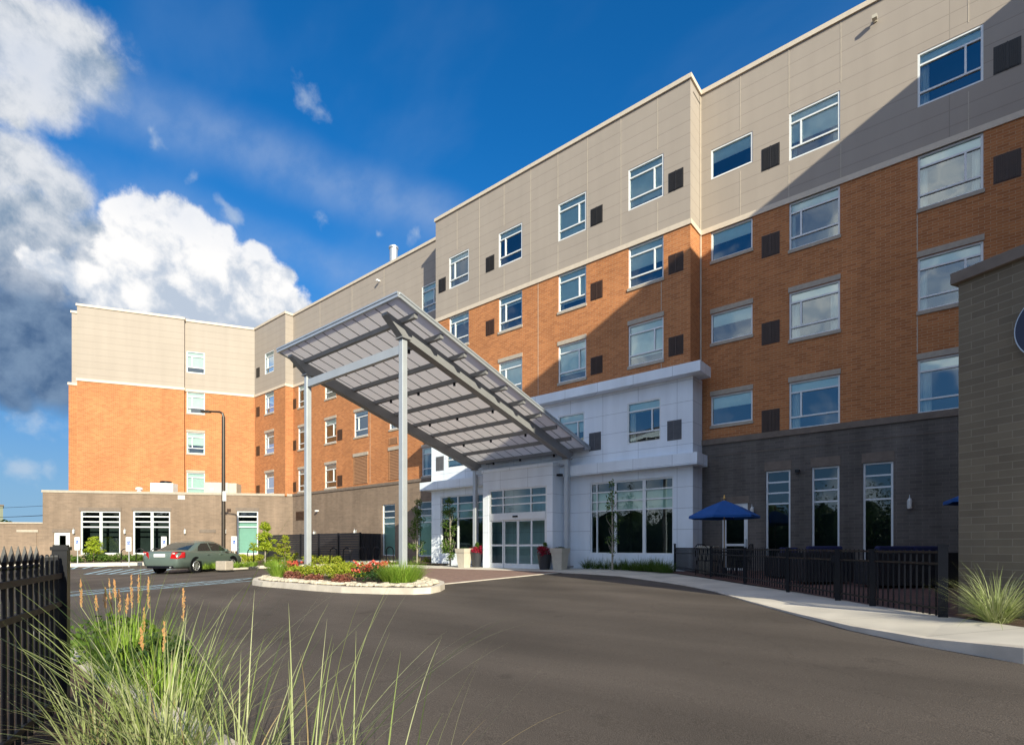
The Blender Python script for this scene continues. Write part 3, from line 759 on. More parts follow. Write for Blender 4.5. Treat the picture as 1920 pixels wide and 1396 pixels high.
o = put_window(fr, MB().quad((.1, .05, .1), (w - .1, .05, .1), (w - .1, .05, 2.4), (.1, .05, 2.4)), MB(), dx0, -.08, (0, PBB), 0, .03, 'shopglass', name="patio_door")
MB().box(w - .10, w - .04, -.05, 0, .95, 1.25).build("handle", M['alu'], o)
MB().box(-.05, w + .05, -.04, .0, 2.503, 2.75).build("lintel", M['darkcap'], o)
# ---- block base C
PCB = 19.70
ZC = 4.66
c1, c2 = cols(PCB, [(716.5, 740.5), (783, 809)])
hc = [(c1[0], c1[1], .35, 3.38), (c2[0], c2[1], .35, 3.38)]
XC0 = fx(549, PCB)
wall("block_wall", M['block'], XC0, XA0 + .3, -.8, ZC - .16, hc, (0, PCB), depth=.2)
MB().box(XC0 - .05, XA0 - .01, PCB - .05, PC + .002, ZC - .16, ZC).build("base_coping", M['darkcap'], hotel)
for a, b in (c1, c2):
    w, h = b - a, 3.03
    put_window(*grid_window(w, h, [h - .42, h - .78, h - 1.14], [], ft=.06, bt=.05, blind2=(.05, h - .82)), a, .35, (0, PCB), 0, .06, 'shopglass')
va, vb2 = fx(556, PCB), fx(570, PCB)
vent(va, vb2, 2.75, .62, (0, PCB), 0, -.01, 'ventbrown', 'h', "louvre")

# ---- one-storey base in front of the left wing
LB = (XC0, PCB); RB = R(49.7)
bx = lambda u: plane_hit(u, LB, RB)
X80 = bx(80)[0]
Yb = bx(190)[1]
wins = []
for (ua, ub) in ((150.5, 225.5), (249, 319), (444, 484)):
    a, Ya = bx(ua); b, _ = bx(ub)
    wins.append((a, b, zv(1038.5, Ya), zv(957, Ya)))
da, Yd = bx(101); db, _ = bx(131)
hd = wins + [(da, db, zv(1053, Yd), zv(997.5, Yd))]
wall("block_wall", M['block'], X80, 0, -.9, ZC - .16, hd, LB, RB, depth=.2)
m = MB().box(X80 - .05, .05, -.05, .3, ZC - .16, ZC); m.build("base_coping", M['precast'], hotel, (*LB, 0), RB)
for i, (a, b, z0, z1) in enumerate(wins):
    w, h = b - a, z1 - z0
    vb = [(w * .5, .05, h - .05, .16)] if i < 2 else []
    o = put_window(*grid_window(w, h, [h * .87, h * .75, h * .63], vb, ft=.09, bt=.08, blind2=(.05, h * .72) if i == 2 else None), a, z0, LB, RB, .06, 'shopglass', blind='blinddeep')
    MB().box(-.08, w + .08, -.085, .0, h + .003, h + .22).build("lintel", M['darkcap'], o)
    MB().box(-.08, w + .08, -.10, .0, -.12, -.003).build("sill", M['precast'], o)
w, h, z0 = db - da, hd[-1][3] - hd[-1][2], hd[-1][2]
fr = MB(); fr.box(0, w, 0, .06, 0, h * .42); fr.box(0, w * .30, 0, .06, h * .42, h); fr.box(w * .72, w, 0, .06, h * .42, h); fr.box(w * .3, w * .72, 0, .06, h * .9, h)
o = put_window(fr, MB().quad((w * .28, .03, h * .4), (w * .74, .03, h * .4), (w * .74, .03, h * .92), (w * .28, .03, h * .92)), MB(), da, z0, LB, RB, .06, 'shopglass', name="service_door")
MB().box(w * .82, w * .9, -.05, 0, h * .4, h * .48).build("handle", M['alu'], o)
MB().box(-.08, w + .08, -.085, .0, h + .003, h + .22).build("lintel", M['darkcap'], o)
# flush panel door and small louvre
a, Ya = bx(377); b, _ = bx(402)
m = MB().box(a, b, -.02, 0, -.4, zv(998, Ya)); m.build("flush_door", M['block'], hotel, (*LB, 0), RB)
MB().box(a - .1, b + .1, -.05, -.001, zv(998, Ya) + .003, zv(998, Ya) + .22).build("lintel", M['darkcap'], hotel, (*LB, 0), RB)
a, Ya = bx(334); b, _ = bx(347)
vent(a, b, zv(936, Ya), .30, LB, RB, -.01, 'sconce', 'h', "louvre", 6)
a, Ya = bx(426); b, _ = bx(433)
vent(a, b, zv(959, Ya), .22, LB, RB, -.01, 'ventbrown', 'h', "louvre", 6)
# roof of the base, its left end wall, interior
m = MB(); m.quad((X80, .1, ZC - .3), (0, .1, ZC - .3), (4, 9, ZC - .3), (X80, 9, ZC - .3))
m.build("roof", M['roofing'], hotel, (*LB, 0), RB)
m = MB().quad((X80, 9, -.9), (X80, 0, -.9), (X80, 0, ZC), (X80, 9, ZC)); m.build("end_wall", M['block'], hotel, (*LB, 0), RB)
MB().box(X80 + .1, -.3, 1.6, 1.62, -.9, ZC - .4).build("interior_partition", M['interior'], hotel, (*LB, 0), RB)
# lower wall further left
Xl = X80 - 22
zl = zv(978, bx(40)[1])
MB().quad((Xl, .3, -1), (X80, .3, -1), (X80, .3, zl - .1), (Xl, .3, zl - .1)).build("low_block_wall", M['block'], hotel, (*LB, 0), RB)
MB().box(Xl, X80 - .01, .24, .6, zl - .1, zl).build("base_coping", M['precast'], hotel, (*LB, 0), RB)
a, Ya = plane_hit(35, LB, RB, .3); b, _ = plane_hit(69, LB, RB, .3)
MB().box(a, b, .27, .299, -.9, zv(997, Ya)).build("flush_door", M['block'], hotel, (*LB, 0), RB)
MB().box(a - .1, b + .1, .25, .298, zv(997, Ya) + .003, zv(997, Ya) + .16).build("lintel", M['precast'], hotel, (*LB, 0), RB)

# ---- white entrance bay
PW = PA - .06
XW0, XW1 = fx(809, PW), fx(1299, PW)
gw = (fx(1106, PW), fx(1262.5, PW), .60, 3.45)
gl_ = (fx(826, PW), fx(930, PW), .50, 3.42)
WA2 = [(fx(837, PW), fx(875, PW), .28), (fx(935, PW), fx(979, PW), .28), (fx(1046.5, PW), fx(1096, PW), .74), (fx(1176, PW), fx(1239, PW), .74)]
VA2 = cols(PW, [(817.5, 832), (911, 927), (1104.5, 1127), (1251, 1278)])
hw = [gw, gl_] + [(a, b, 4.81, 6.39) for a, b, _ in WA2]
wall("white_panel_wall", M['white'], XW0, XW1, -.5, 6.98, hw, (0, PW), depth=.18)
MB().quad((XW1, PW, -.5), (XW1, PBB, -.5), (XW1, PBB, 6.98), (XW1, PW, 6.98)).build("white_panel_return", M['white'], hotel)
MB().quad((XW0, PC, -.5), (XW0, PW, -.5), (XW0, PW, 6.98), (XW0, PC, 6.98)).build("white_panel_return", M['white'], hotel)
for i, (a, b, mu) in enumerate(WA2):
    guest_window(a, b, 4.81, H5, (0, PW), 0, 0, mu, 0, blind=[.9, .5, .5, .25][i])
for a, b in VA2: vent(a, b, 4.75, .72, (0, PW), 0, -.005, 'ventnavy')
m = MB(); m.box(XW0 - .45, XW1 + .42, PW - .42, PBB - .3, 6.94, 7.30); m.build("upper_fascia", M['white'], hotel)
m = MB(); m.box(XW0 - .45, XW1 + .30, PW - .40, PBB - .3, 3.76, 4.17); m.build("lower_fascia", M['white'], hotel)
def shop_window(rect, vbars, shade, plane):
    a, b, z0, z1 = rect; w, h = b - a, z1 - z0
    rows = [h - .40, h - .77, h - 1.14]
    vb = [((fx(u, plane) - a), .05, h - .05, t) for u, t in vbars]
    fr, pn, bl = grid_window(w, h, rows, vb, ft=.06, bt=.05, blind2=(h - 1.14, h - .40) if shade else None)
    return put_window(fr, pn, bl, a, z0, (0, plane), 0, .05, 'shopglass')
shop_window(gw, [(1118, .05), (1152.5, .10), (1206.5, .13)], True, PW)
shop_window(gl_, [(857, .09), (893, .09)], True, PW)

# vestibule
PV = 17.72
XV0, XV1 = fx(905.5, PV), fx(1036, PV)
gd0, gd1 = fx(916, PV), fx(1025.5, PV)
wall("vestibule_wall", M['white'], XV0, XV1, -.3, 4.18, [(gd0, gd1, -.3, 3.40)], (0, PV), depth=.12)
m = MB(); m.quad((XV1, PV, -.3), (XV1, PW, -.3), (XV1, PW, 4.18), (XV1, PV, 4.18)); m.quad((XV0, PW, -.3), (XV0, PV, -.3), (XV0, PV, 4.18), (XV0, PW, 4.18))
m.build("vestibule_side_wall", M['white'], hotel)
m = MB().box(XV0 - .05, XV1 + .05, PV - .05, PW - .41, 4.18, 4.30); m.build("vestibule_roof", M['white'], hotel)
w = gd1 - gd0
fr = MB()
f1, f2, f3 = (fx(942.3, PV) - gd0), (fx(968.6, PV) - gd0), (fx(994.5, PV) - gd0)
zf = -.07
fr.box(0, .09, 0, .1, 0, 3.47); fr.box(w - .09, w, 0, .1, 0, 3.47); fr.box(.09, w - .09, 0, .1, 3.40, 3.47)
fr.box(.09, w - .09, -.03, .1, 2.12, 2.42)
for z in (2.78, 3.10): fr.box(.09, w - .09, .004, .09, z - .03, z + .03)
for x in (f1, f3): fr.box(x - .03, x + .03, .002, .092, 2.42, 3.40)
o = put_window(fr, MB().quad((.05, .05, 2.3), (w - .05, .05, 2.3), (w - .05, .05, 3.44), (.05, .05, 3.44)), MB(), gd0, zf, (0, PV), 0, .03, 'shopglass', name="entrance_frame")
MB().box(w * .44, w * .52, -.07, -.03, 2.22, 2.29).build("door_sensor", M['black'], o)
edges = [.09, f1, f2, f3, w - .09]
for i in range(4):
    a, b = edges[i] + .004, edges[i + 1] - .004
    y = .01 if i in (0, 3) else .05
    d = MB(); t = .055
    d.box(a, a + t, y, y + .045, 0, 2.12); d.box(b - t, b, y, y + .045, 0, 2.12)
    d.box(a + t, b - t, y, y + .045, 2.05, 2.12); d.box(a + t, b - t, y, y + .045, 0, .24); d.box(a + t, b - t, y + .002, y + .043, .98, 1.06)
    oo = d.build("sliding_door", M['frame'], hotel, (gd0, PV + .04, zf))
    MB().quad((a + .03, y + .025, .1), (b - .03, y + .025, .1), (b - .03, y + .025, 2.1), (a + .03, y + .025, 2.1)).build("pane", M['shopglass'], oo)

# ------------------------------------------------------------------ annex block with the round sign
LX, RX = (0.10, 9.86), math.atan2(-.467, .884)
annex = thing("annex_block", "low olive-grey block annex with a stone cap at the right edge", "building", (LX[0], LX[1], 0), RX)
m = MB(); m.box(0, 7.4, 0, 10.5, -.7, 4.63); m.build("wall", M['annexblock'], annex)
m = MB(); m.box(-.07, 7.5, -.07, 10.6, 4.63, 4.79); m.build("roof", M['darkcap'], annex, bevel=.008)
sx, sY = plane_hit(1911, LX, RX)
sg = thing("wall_sign", "round navy sign with pale rim on the olive block wall", "sign", (LX[0], LX[1], 0), RX)
m = MB()
rs = .46
cx, cz = sx + rs, zv(627, sY)
def disc(m, cx, cz, r, y0, y1, n=48):
    vs = [(cx + r * math.cos(2 * PI * k / n), y, cz + r * math.sin(2 * PI * k / n)) for y in (y0, y1) for k in range(n)]
    m.add(vs, [tuple(range(n)), tuple(range(n, 2 * n))[::-1]] + [(k, n + k, n + (k + 1) % n, (k + 1) % n) for k in range(n)])
disc(m, cx, cz, rs, -.12, -.001); m.build("rim", M['alu'], sg)
m = MB(); disc(m, cx, cz, rs - .014, -.128, -.121); m.build("face", M['navy'], sg)

# ------------------------------------------------------------------ ground
def add_grid(x0, x1, y0, y1, nx, ny, fn):
    m = MB(); vs = [(x0 + (x1 - x0) * i / nx, y0 + (y1 - y0) * j / ny) for j in range(ny + 1) for i in range(nx + 1)]
    m.add([(x, y, fn(x, y)) for x, y in vs], [(j * (nx + 1) + i, j * (nx + 1) + i + 1, (j + 1) * (nx + 1) + i + 1, (j + 1) * (nx + 1) + i) for j in range(ny) for i in range(nx)])
    return m
m = MB()
xs = [-700, -300, -120, -70, 25, 120, 400, 700]; ys = [-500, -150, -50, -12, 26, 80, 300, 700]
vs = [(x, y, G(x, y)) for y in ys for x in xs]
n = len(xs)
m.add(vs, [(j * n + i, j * n + i + 1, (j + 1) * n + i + 1, (j + 1) * n + i) for j in range(len(ys) - 1) for i in range(n - 1)])
struct("ground", m, M['asphalt'])
def sheet(name, poly, dz, mat):
    m = MB(); n = len(poly)
    area = sum(poly[i][0] * poly[(i + 1) % n][1] - poly[(i + 1) % n][0] * poly[i][1] for i in range(n))
    if area < 0: poly = poly[::-1]
    m.add([(p[0], p[1], G(p[0], p[1]) + dz) for p in poly], [tuple(range(n))])
    return struct(name, m, M[mat])
def slab(name, poly, dz, mat, parent=None):
    m = MB().prism([(p[0], p[1]) for p in poly], lambda x, y: G(x, y) - .3, lambda x, y: G(x, y) + dz)
    return struct(name, m, M[mat])
def strip(name, outer, inner, mat, zo, zi):
    m = MB(); k = len(outer); vs = []
    for a, b, za, zb in zip(outer, inner, zo, zi):
        vs += [(a.x, a.y, G(a.x, a.y) + za), (b.x, b.y, G(b.x, b.y) + zb), (a.x, a.y, G(a.x, a.y) - .3), (b.x, b.y, G(b.x, b.y) - .3)]
    fs = []
    for i in range(k - 1):
        o, q = i * 4, (i + 1) * 4
        fs += [(o, q, q + 1, o + 1), (o + 2, q + 2, q, o), (o + 1, q + 1, q + 3, o + 3)]
    m.add(vs, fs); return struct(name, m, M[mat])
# right-hand curved sidewalk with a curb that rises to the right
outer_px = [(1052, 1073), (1099, 1075), (1159, 1079), (1218, 1086.5), (1277, 1095), (1337, 1106.5), (1408, 1127), (1484, 1147), (1595, 1172.5), (1735, 1196), (1920, 1214.4), (2300, 1240), (2900, 1270)]
hs = [.012, .012, .012, .014, .016, .018, .022, .03, .06, .09, .15, .15, .15]
inner_px = [(1048, 1064), (1096, 1064.5), (1159, 1067), (1218, 1071), (1262, 1075), (1325, 1084), (1405, 1097), (1489, 1109.5), (1623, 1133), (1785, 1157.5), (1920, 1177), (2300, 1205), (2900, 1235)]
OUT = [gp(u, v, h) for (u, v), h in zip(outer_px, hs)]
INN = [gp(u, v, h) for (u, v), h in zip(inner_px, hs)]
CURBW = .15
OUT2 = [a + (b - a).normalized() * CURBW for a, b in zip(OUT, INN)]
strip("curb", OUT, OUT2, 'curb', hs, hs)
def scored(name, c):
    m = simple(name, c, 0.85, var=0.14, scale=1.1, bump=0.15, bscale=80); nt = m.node_tree; N, L = nt.nodes, nt.links
    tc = N.new("ShaderNodeTexCoord"); mp = N.new("ShaderNodeMapping"); mp.inputs["Rotation"].default_value = (0, 0, -RZ); L.new(tc.outputs["Object"], mp.inputs["Vector"])
    bt = N.new("ShaderNodeTexBrick"); bt.offset = 0; L.new(mp.outputs[0], bt.inputs["Vector"])
    for k_, v_ in (("Color1", (1, 1, 1, 1)), ("Color2", (.93, .93, .92, 1)), ("Mortar", (.55, .53, .5, 1))): bt.inputs[k_].default_value = v_
    bt.inputs["Scale"].default_value = 1; bt.inputs["Brick Width"].default_value = 1.5; bt.inputs["Row Height"].default_value = 1.5; bt.inputs["Mortar Size"].default_value = .007
    p = N["Principled BSDF"]; src = p.inputs["Base Color"].links[0].from_socket
    mu = N.new("ShaderNodeVectorMath"); mu.operation = 'MULTIPLY'; L.new(src, mu.inputs[0]); L.new(bt.outputs["Color"], mu.inputs[1]); L.new(mu.outputs[0], p.inputs["Base Color"])
    return m
M['scored'] = scored("scored_sidewalk_concrete", (0.62, 0.57, 0.49))
strip("sidewalk", [a + (b - a).normalized() * .006 for a, b in zip(OUT2, INN)], INN, 'scored', [h - .004 for h in hs], [h + .01 for h in hs])
# entrance walk, pavers
XP0, XP1 = -18.4, -11.35
slab("entrance_walk", [(-24, 16.5), (-11.0, 16.75), (-10.2, 17.3), (-9.0, PW), (-24, PCB)], .035, 'concrete')
sheet("paver_driveway", [(XP0, 10.2), (XP1, 10.2), (XP1, 16.9), (XP0, 16.6)], .012, 'paver')
slab("paver_edging", [(XP1, 10.3), (XP1 + .16, 10.3), (XP1 + .16, 16.9), (XP1, 16.9)], .016, 'curb')
# planting beds
bed_r = [p for p in INN[1:5]]
sheet("planting_bed", [(bed_r[0].x - .4, bed_r[0].y)] + [(p.x, p.y) for p in bed_r] + [(bed_r[-1].x + .1, PW), (bed_r[0].x - .6, PW)], .035, 'mulch')
br = INN[9:]
sheet("planting_bed", [(p.x, p.y) for p in br] + [(7.5, 5.6), (.2, 9.7)], .13, 'mulch')
pat = [INN[4], INN[5], INN[6], INN[7], INN[8], INN[9]]
sheet("patio_paving", [(p.x, p.y) for p in pat] + [(4.0, 9.9), (5.5, PBB), (XW1, PBB), (pat[0].x, PW)], .055, 'patio')
# main island
def rounded(x0, x1, y0, y1, r, n=6):
    out = []
    for cx, cy, a0 in ((x1 - r, y0 + r, -90), (x1 - r, y1 - r, 0), (x0 + r, y1 - r, 90), (x0 + r, y0 + r, 180)):
        for k in range(n + 1):
            t = R(a0 + 90 * k / n); out.append((cx + r * math.cos(t), cy + r * math.sin(t)))
    return out
isl_px = [(473, 1087), (492, 1089.5), (530, 1092), (580, 1096), (640, 1099.5), (714, 1101.5), (775, 1102), (808, 1100.5), (826, 1097), (834, 1093), (832, 1089), (815, 1084.5), (780, 1081), (700, 1077), (600, 1075), (530, 1076), (490, 1079.5), (474, 1083.5)]
ISL = [(p.x, p.y) for p in (gp(u, v, .15) for u, v in isl_px)]
IC = (sum(p[0] for p in ISL) / len(ISL), sum(p[1] for p in ISL) / len(ISL))
def inset(poly, d):
    out = []; n = len(poly)
    for i in range(n):
        a, b, c = Vector(poly[i - 1]), Vector(poly[i]), Vector(poly[(i + 1) % n])
        t = (c - a).normalized(); nn_ = Vector((-t.y, t.x))
        if nn_.dot(Vector(IC) - b) < 0: nn_ = -nn_
        out.append(tuple(b + nn_ * d))
    return out
slab("island_curb", ISL, .15, 'curb')
sheet("island_bed", inset(ISL, .17), .154, 'mulch')
# left island, sidewalk by the wing
q = [gp(366, 1070), gp(420, 1068.5), gp(474, 1065.5)]
li = [(q[0].x, q[0].y), (q[1].x, q[1].y), (q[2].x, q[2].y), (q[2].x + .6, q[2].y + 1.2), (-24.2, 17.0), (-36, 17.4), (q[0].x - 2.4, q[0].y + 3.2)]
slab("island_curb", li, .14, 'curb')
cxl = sum(p[0] for p in li) / len(li); cyl = sum(p[1] for p in li) / len(li)
sheet("island_bed", [(cxl + (x - cxl) * .965, cyl + (y - cyl) * .93) for x, y in li], .144, 'mulch')
def bl(x, y): 
    c, s = math.cos(RB), math.sin(RB); return (LB[0] + x * c - y * s, LB[1] + x * s + y * c)
slab("sidewalk", [bl(X80 - 20, -3.3), bl(-3.2, -3.3), bl(-1.5, -2.0), (-24, 17.2), (-24, PCB), bl(0, 0), bl(X80 - 20, .3)], .20, 'concrete')
sheet("planting_bed", [bl(X80 + 2.2, -1.5), bl(-1.2, -1.5), bl(-.2, -.02), bl(X80 + 2.2, -.02)], .215, 'mulch')
sheet("planting_bed", [(-39, 18.1), (-21.0, 18.1), (-19.3, 17.9), (-19.3, PCB - .02), (-38, PCB - .02)], .125, 'mulch')
# foreground strip: curb running along the lot and mulch between curb and fence
cA, cB = gp(128, 1204, .12), gp(456, 1396, .12)
dirc = (cB - cA).normalized()
e0, e1 = cA - dirc * 1.5, cB + dirc * 6
nrm = Vector((dirc.y, -dirc.x, 0)).normalized()
if nrm.y > 0: nrm = -nrm
slab("foreground_curb", [e0, e1, e1 + nrm * .17, e0 + nrm * .17], .12, 'curb')
sheet("foreground_bed", [e0 + nrm * .17, e1 + nrm * .17, e1 + nrm * 14, e0 + nrm * 14], .10, 'mulch')
# parking markings
def mark(m, a, b, w=.11):
    a, b = Vector((a.x, a.y, 0)), Vector((b.x, b.y, 0)); d = (b - a).normalized(); s = Vector((-d.y, d.x, 0)) * w / 2
    ps = [a - s, b - s, b + s, a + s]
    m.add([(p.x, p.y, G(p.x, p.y) + .005) for p in ps], [(0, 1, 2, 3)])
m = MB()
A0, A1, B0, B1 = gp(100, 1112), gp(474, 1083), gp(100, 1119.5), gp(476, 1088)
mark(m, A0, A1); mark(m, B0, B1)
for k in range(8):
    t = k / 9
    mark(m, B0.lerp(B1, t + .01), A0.lerp(A1, min(1, t + .26)), .07)
a0, a1, b0, b1 = gp(160, 1076), gp(282, 1075.5), gp(205, 1066.5), gp(330, 1066.5)
mark(m, a0, a1, .10); mark(m, b0, b1, .10)
for k in range(6):
    t = k / 5.5; mark(m, a0.lerp(a1, t), b0.lerp(b1, min(1, t + .02)), .16)
a0, a1, b0, b1 = gp(135, 1066), gp(175, 1065.5), gp(150, 1060), gp(205, 1060)
mark(m, a0, a1, .10); mark(m, b0, b1, .10)
for k in range(3): mark(m, a0.lerp(a1, k / 2), b0.lerp(b1, k / 2), .14)
struct("parking_markings", m, M['paint'])

# ------------------------------------------------------------------ entrance canopy
CX1, CX0 = -12.0, -17.1
CN0, CN1 = 9.75, 18.15
KX1, KX0, KN0, KN1 = -11.23, -17.55, 8.98, 18.55
def roof_z(n): return HC + 6.58 - .279 * (n - 9.0)
canopy = thing("entrance_canopy", "tall sloping grey steel entrance canopy with translucent roof on four posts", "canopy", ((CX0 + CX1) / 2, (CN0 + CN1) / 2, 0))
def cbuild(mb, name, mat, parent=None, **k):
    o = mb.build(name, M[mat], None, (0, 0, 0), **k)
    if parent is None:
        o.parent = canopy; o.matrix_parent_inverse = Matrix.Translation(-canopy.location)
    else: o.parent = parent
    return o
for x in (CX0, CX1):
    for n in (CN0, CN1):
        zt_ = roof_z(n) - .50; zb_ = G(x, n) - .1
        m = MB(); m.box(x - .088, x + .088, n - .088, n + .088, zb_, zt_)
        o = cbuild(m, "column", 'steel', bevel=.012)
        m = MB(); m.box(x - .16, x + .16, n - .15, n + .15, zt_ - .02, zt_ + .015); cbuild(m, "cap_plate", 'steeldark', o)
        m = MB(); m.box(x - .19, x + .19, n - .19, n + .19, G(x, n) + .10, G(x, n) + .17); cbuild(m, "base_plate", 'steeldark', o)
for x in (CX0, CX1):                      # two raking main beams with pointed front ends
    n0, n1 = KN0 + .12, KN1 - .12
    m = MB(); w = .125
    t0, t1 = roof_z(n0) - .15, roof_z(n1) - .15
    hh = .36
    vs = []
    for sx_ in (-w, w):
        vs += [(x + sx_, n0, t0), (x + sx_, n0, t0 - .06), (x + sx_, n0 + .55, roof_z(n0 + .55) - .15 - hh), (x + sx_, n1 - .3, roof_z(n1 - .3) - .15 - hh), (x + sx_, n1, t1 - .10), (x + sx_, n1, t1)]
    m.add(vs, [(0, 1, 2, 3, 4, 5), (11, 10, 9, 8, 7, 6)] + [(i, i + 6, (i + 1) % 6 + 6, (i + 1) % 6) for i in range(6)])
    cbuild(m, "main_beam", 'steeldark')
m = MB(); zt_ = HC + 5.57
m.box(CX0 + .101, CX1 - .101, CN0 - .07, CN0 + .07, zt_ - .12, zt_ + .13); cbuild(m, "tie_beam", 'steel')
zt_ = roof_z(CN1) - .62
m = MB(); m.box(CX0 + .101, CX1 - .101, CN1 - .07, CN1 + .07, zt_ - .12, zt_ + .10); cbuild(m, "tie_beam", 'steel')
NP = 10
for i in range(NP):
    n = 9.62 + i * (18.30 - 9.62) / (NP - 1)
    m = MB(); z = roof_z(n) - .045
    m.bar((KX0 + .06, n, z - .065), (KX1 - .06, n, z - .065), .12, .13)
    o = cbuild(m, "purlin", 'steeldark')
    if i % 2 == 1:
        for x in (CX0 + 1.0, (CX0 + CX1) / 2, CX1 - .75):
            lm = MB().lathe([(.035, -.10), (.045, -.10), (.045, 0.0), (.03, .01)], 12, (x, n, z - .13)); cbuild(lm, "spotlight", 'black', o)
m = MB()
m.add([(KX0, KN0, roof_z(KN0) - .02), (KX1, KN0, roof_z(KN0) - .02), (KX1, KN1, roof_z(KN1) - .02), (KX0, KN1, roof_z(KN1) - .02)], [(0, 1, 2, 3)])
ro = cbuild(m, "roof_sheet", 'polycarb')
m = MB()
k = 12
for i in range(1, k):
    x = KX0 + (KX1 - KX0) * i / k
    m.bar((x, KN0, roof_z(KN0) - .031), (x, KN1, roof_z(KN1) - .031), .022, .016, up=(0, .27, 1))
cbuild(m, "sheet_joint", 'steeldark')
def gutter(a, b, name):
    m = MB(); up = Vector((0, .27, 1)) if abs(a[0] - b[0]) < .1 else Vector((0, 0, 1))
    a, b = Vector(a), Vector(b)
    m.bar(a, b, .07, .085, up=up); m.bar(a + Vector((0, 0, .07)), b + Vector((0, 0, .07)), .11, .05, up=up)
    return cbuild(m, name, 'alu')
gutter((KX0 - .05, KN0 - .04, roof_z(KN0) - .01), (KX1 + .05, KN0 - .04, roof_z(KN0) - .01), "edge_trim")
gutter((KX0 - .05, KN1 + .04, roof_z(KN1) - .01), (KX1 + .05, KN1 + .04, roof_z(KN1) - .01), "edge_trim")
for x in (KX0 - .02, KX1 + .02):
    gutter((x, KN0, roof_z(KN0) - .008), (x, KN1, roof_z(KN1) - .008), "edge_trim")

# ------------------------------------------------------------------ small things on the walls and roofs
def sconce(x, y, z, rz, label, cat="wall lamp", group="white wall lamps"):
    t = thing("wall_lamp", label, cat, (x, y, z), rz, group)
    m = MB(); m.lathe([(.03, -.02), (.06, 0), (.062, .22), (.04, .27), (.015, .30)], 14, (0, -.14, 0)); m.build("lamp_shade", M['sconce'], t, smooth=False)
    m = MB(); m.box(-.035, .035, -.03, -.001, .05, .30); m.tube([(0, -.03, .27), (0, -.10, .31), (0, -.14, .32)], .010, 6); m.tube([(0, -.14, .29), (0, -.14, .40)], [.016, .006], 6)
    m.build("bracket", M['alu'], t)
    return t
for u, v, lb in ((1706, 953, "white wall lamp on dark block beside the olive annex"), (1412, 966, "white wall lamp between patio door and tall window")):
    d = ray(u, v); k = PBB / d.y
    sconce(d.x * k, PBB, HC + d.z * k, 0, lb)
for u, v, lb in ((140, 1000, "white wall lamp beside white service door"), (235.5, 1000, "white wall lamp between the two wide windows"), (348, 1000, "white wall lamp right of the second wide window"), (423.5, 1000, "white wall lamp behind the tall lamp post")):
    lx, Y = bx(u); p = bl(lx, 0)
    sconce(p[0], p[1], zv(v, Y), RB, lb)
for u, v, lb in ((592, 1004, "white wall lamp above left part of black screen fence"), (668, 1002, "white wall lamp at the right end of black screen fence")):
    d = ray(u, v); k = PCB / d.y
    sconce(d.x * k, PCB, HC + d.z * k, 0, lb)
def seccam(x, y, z, rz, label, mat='black', name="security_camera", cat="security camera"):
    t = thing(name, label, cat, (x, y, z), rz); t.scale = (.7, .7, .7)
    m = MB().box(-.07, .07, -.05, -.001, -.06, .06); m.build("base", M[mat], t)
    m = MB().tube([(0, -.04, 0), (0, -.16, -.02)], .03, 8); m.box(-.09, .09, -.34, -.14, -.09, .05); m.build("body", M[mat], t)
d = ray(1497, 883); k = PBB / d.y; seccam(d.x * k, PBB, HC + d.z * k, 0, "black floodlight between two tall narrow windows", name="floodlight", cat="floodlight")
d = ray(1641, 40); k = PB / d.y; seccam(d.x * k, PB, HC + d.z * k, 0, "pale security camera high on tan panels below the parapet", 'planterbeige')
d = ray(597, 957); k = PCB / d.y; seccam(d.x * k, PCB, HC + d.z * k, 0, "white security camera on brown block wall above screen fence", 'signwhite')
seccam(XV1, 18.05, zv(893, 22.3), R(90), "dark cylinder lamp on side of white vestibule", name="wall_lamp", cat="wall lamp")
d = ray(712, 527); k = PC / d.y; seccam(d.x * k, PC, HC + d.z * k, 0, "small white camera on tan panels below silver flue", 'signwhite')

def roof_thing(name, label, cat, u, v, back, boxes, mats):
    lx, Y = plane_hit(u, LB, RB, back)
    c, s = math.cos(RB), math.sin(RB)
    t = thing(name, label, cat, (LB[0] + lx * c - back * s, LB[1] + lx * s + back * c, ZC - .3), RB)
    return t, Y
t, Y = roof_thing("rooftop_fan_unit", "white rooftop unit with black fan on the low block roof", "rooftop unit", 303, 905, .45, 0, 0)
hh = zv(905, Y) - (ZC - .3)
MB().box(-.72, .72, 0, .8, 0.0, hh).build("cabinet", M['unitwhite'], t, bevel=.01)
MB().lathe([(.34, hh + .001), (.36, hh + .05), (.36, hh + .16), (.30, hh + .17)], 18, (.1, .42, 0)).build("fan", M['black'], t)
MB().tube([(.35, -.03, 0), (.35, -.03, hh * .7), (.6, -.03, hh * .75)], .02, 6).build("conduit", M['unit'], t)
t, Y = roof_thing("rooftop_air_handler", "grey rooftop air handler behind the lamp post", "rooftop unit", 412, 904, .7, 0, 0)
hh = zv(904, Y) - (ZC - .3)
MB().box(-1.05, .55, 0, 1.2, 0, hh).build("cabinet", M['unit'], t, bevel=.01)
MB().box(.552, 1.1, .05, 1.15, .05, hh - .03).build("hood", M['planterbeige'], t)
MB().box(-.6, -.4, -.012, -.001, hh * .5, hh * .62).build("label_plate", M['signwhite'], t)
t, Y = roof_thing("roof_vent", "small white vent cap left of the white rooftop unit", "roof vent", 261, 912, .6, 0, 0)
hh = zv(913, Y) - (ZC - .3)
MB().lathe([(.14, 0), (.14, hh * .7), (.22, hh * .72), (.22, hh * .95), (.1, hh)], 14).build("cowl", M['unitwhite'], t)
d = ray(738, 485); k = 22.0 / d.y
t = thing("flue", "silver flue pipe with cap above the tan parapet", "flue", (d.x * k, 22.0, ZR - .3))
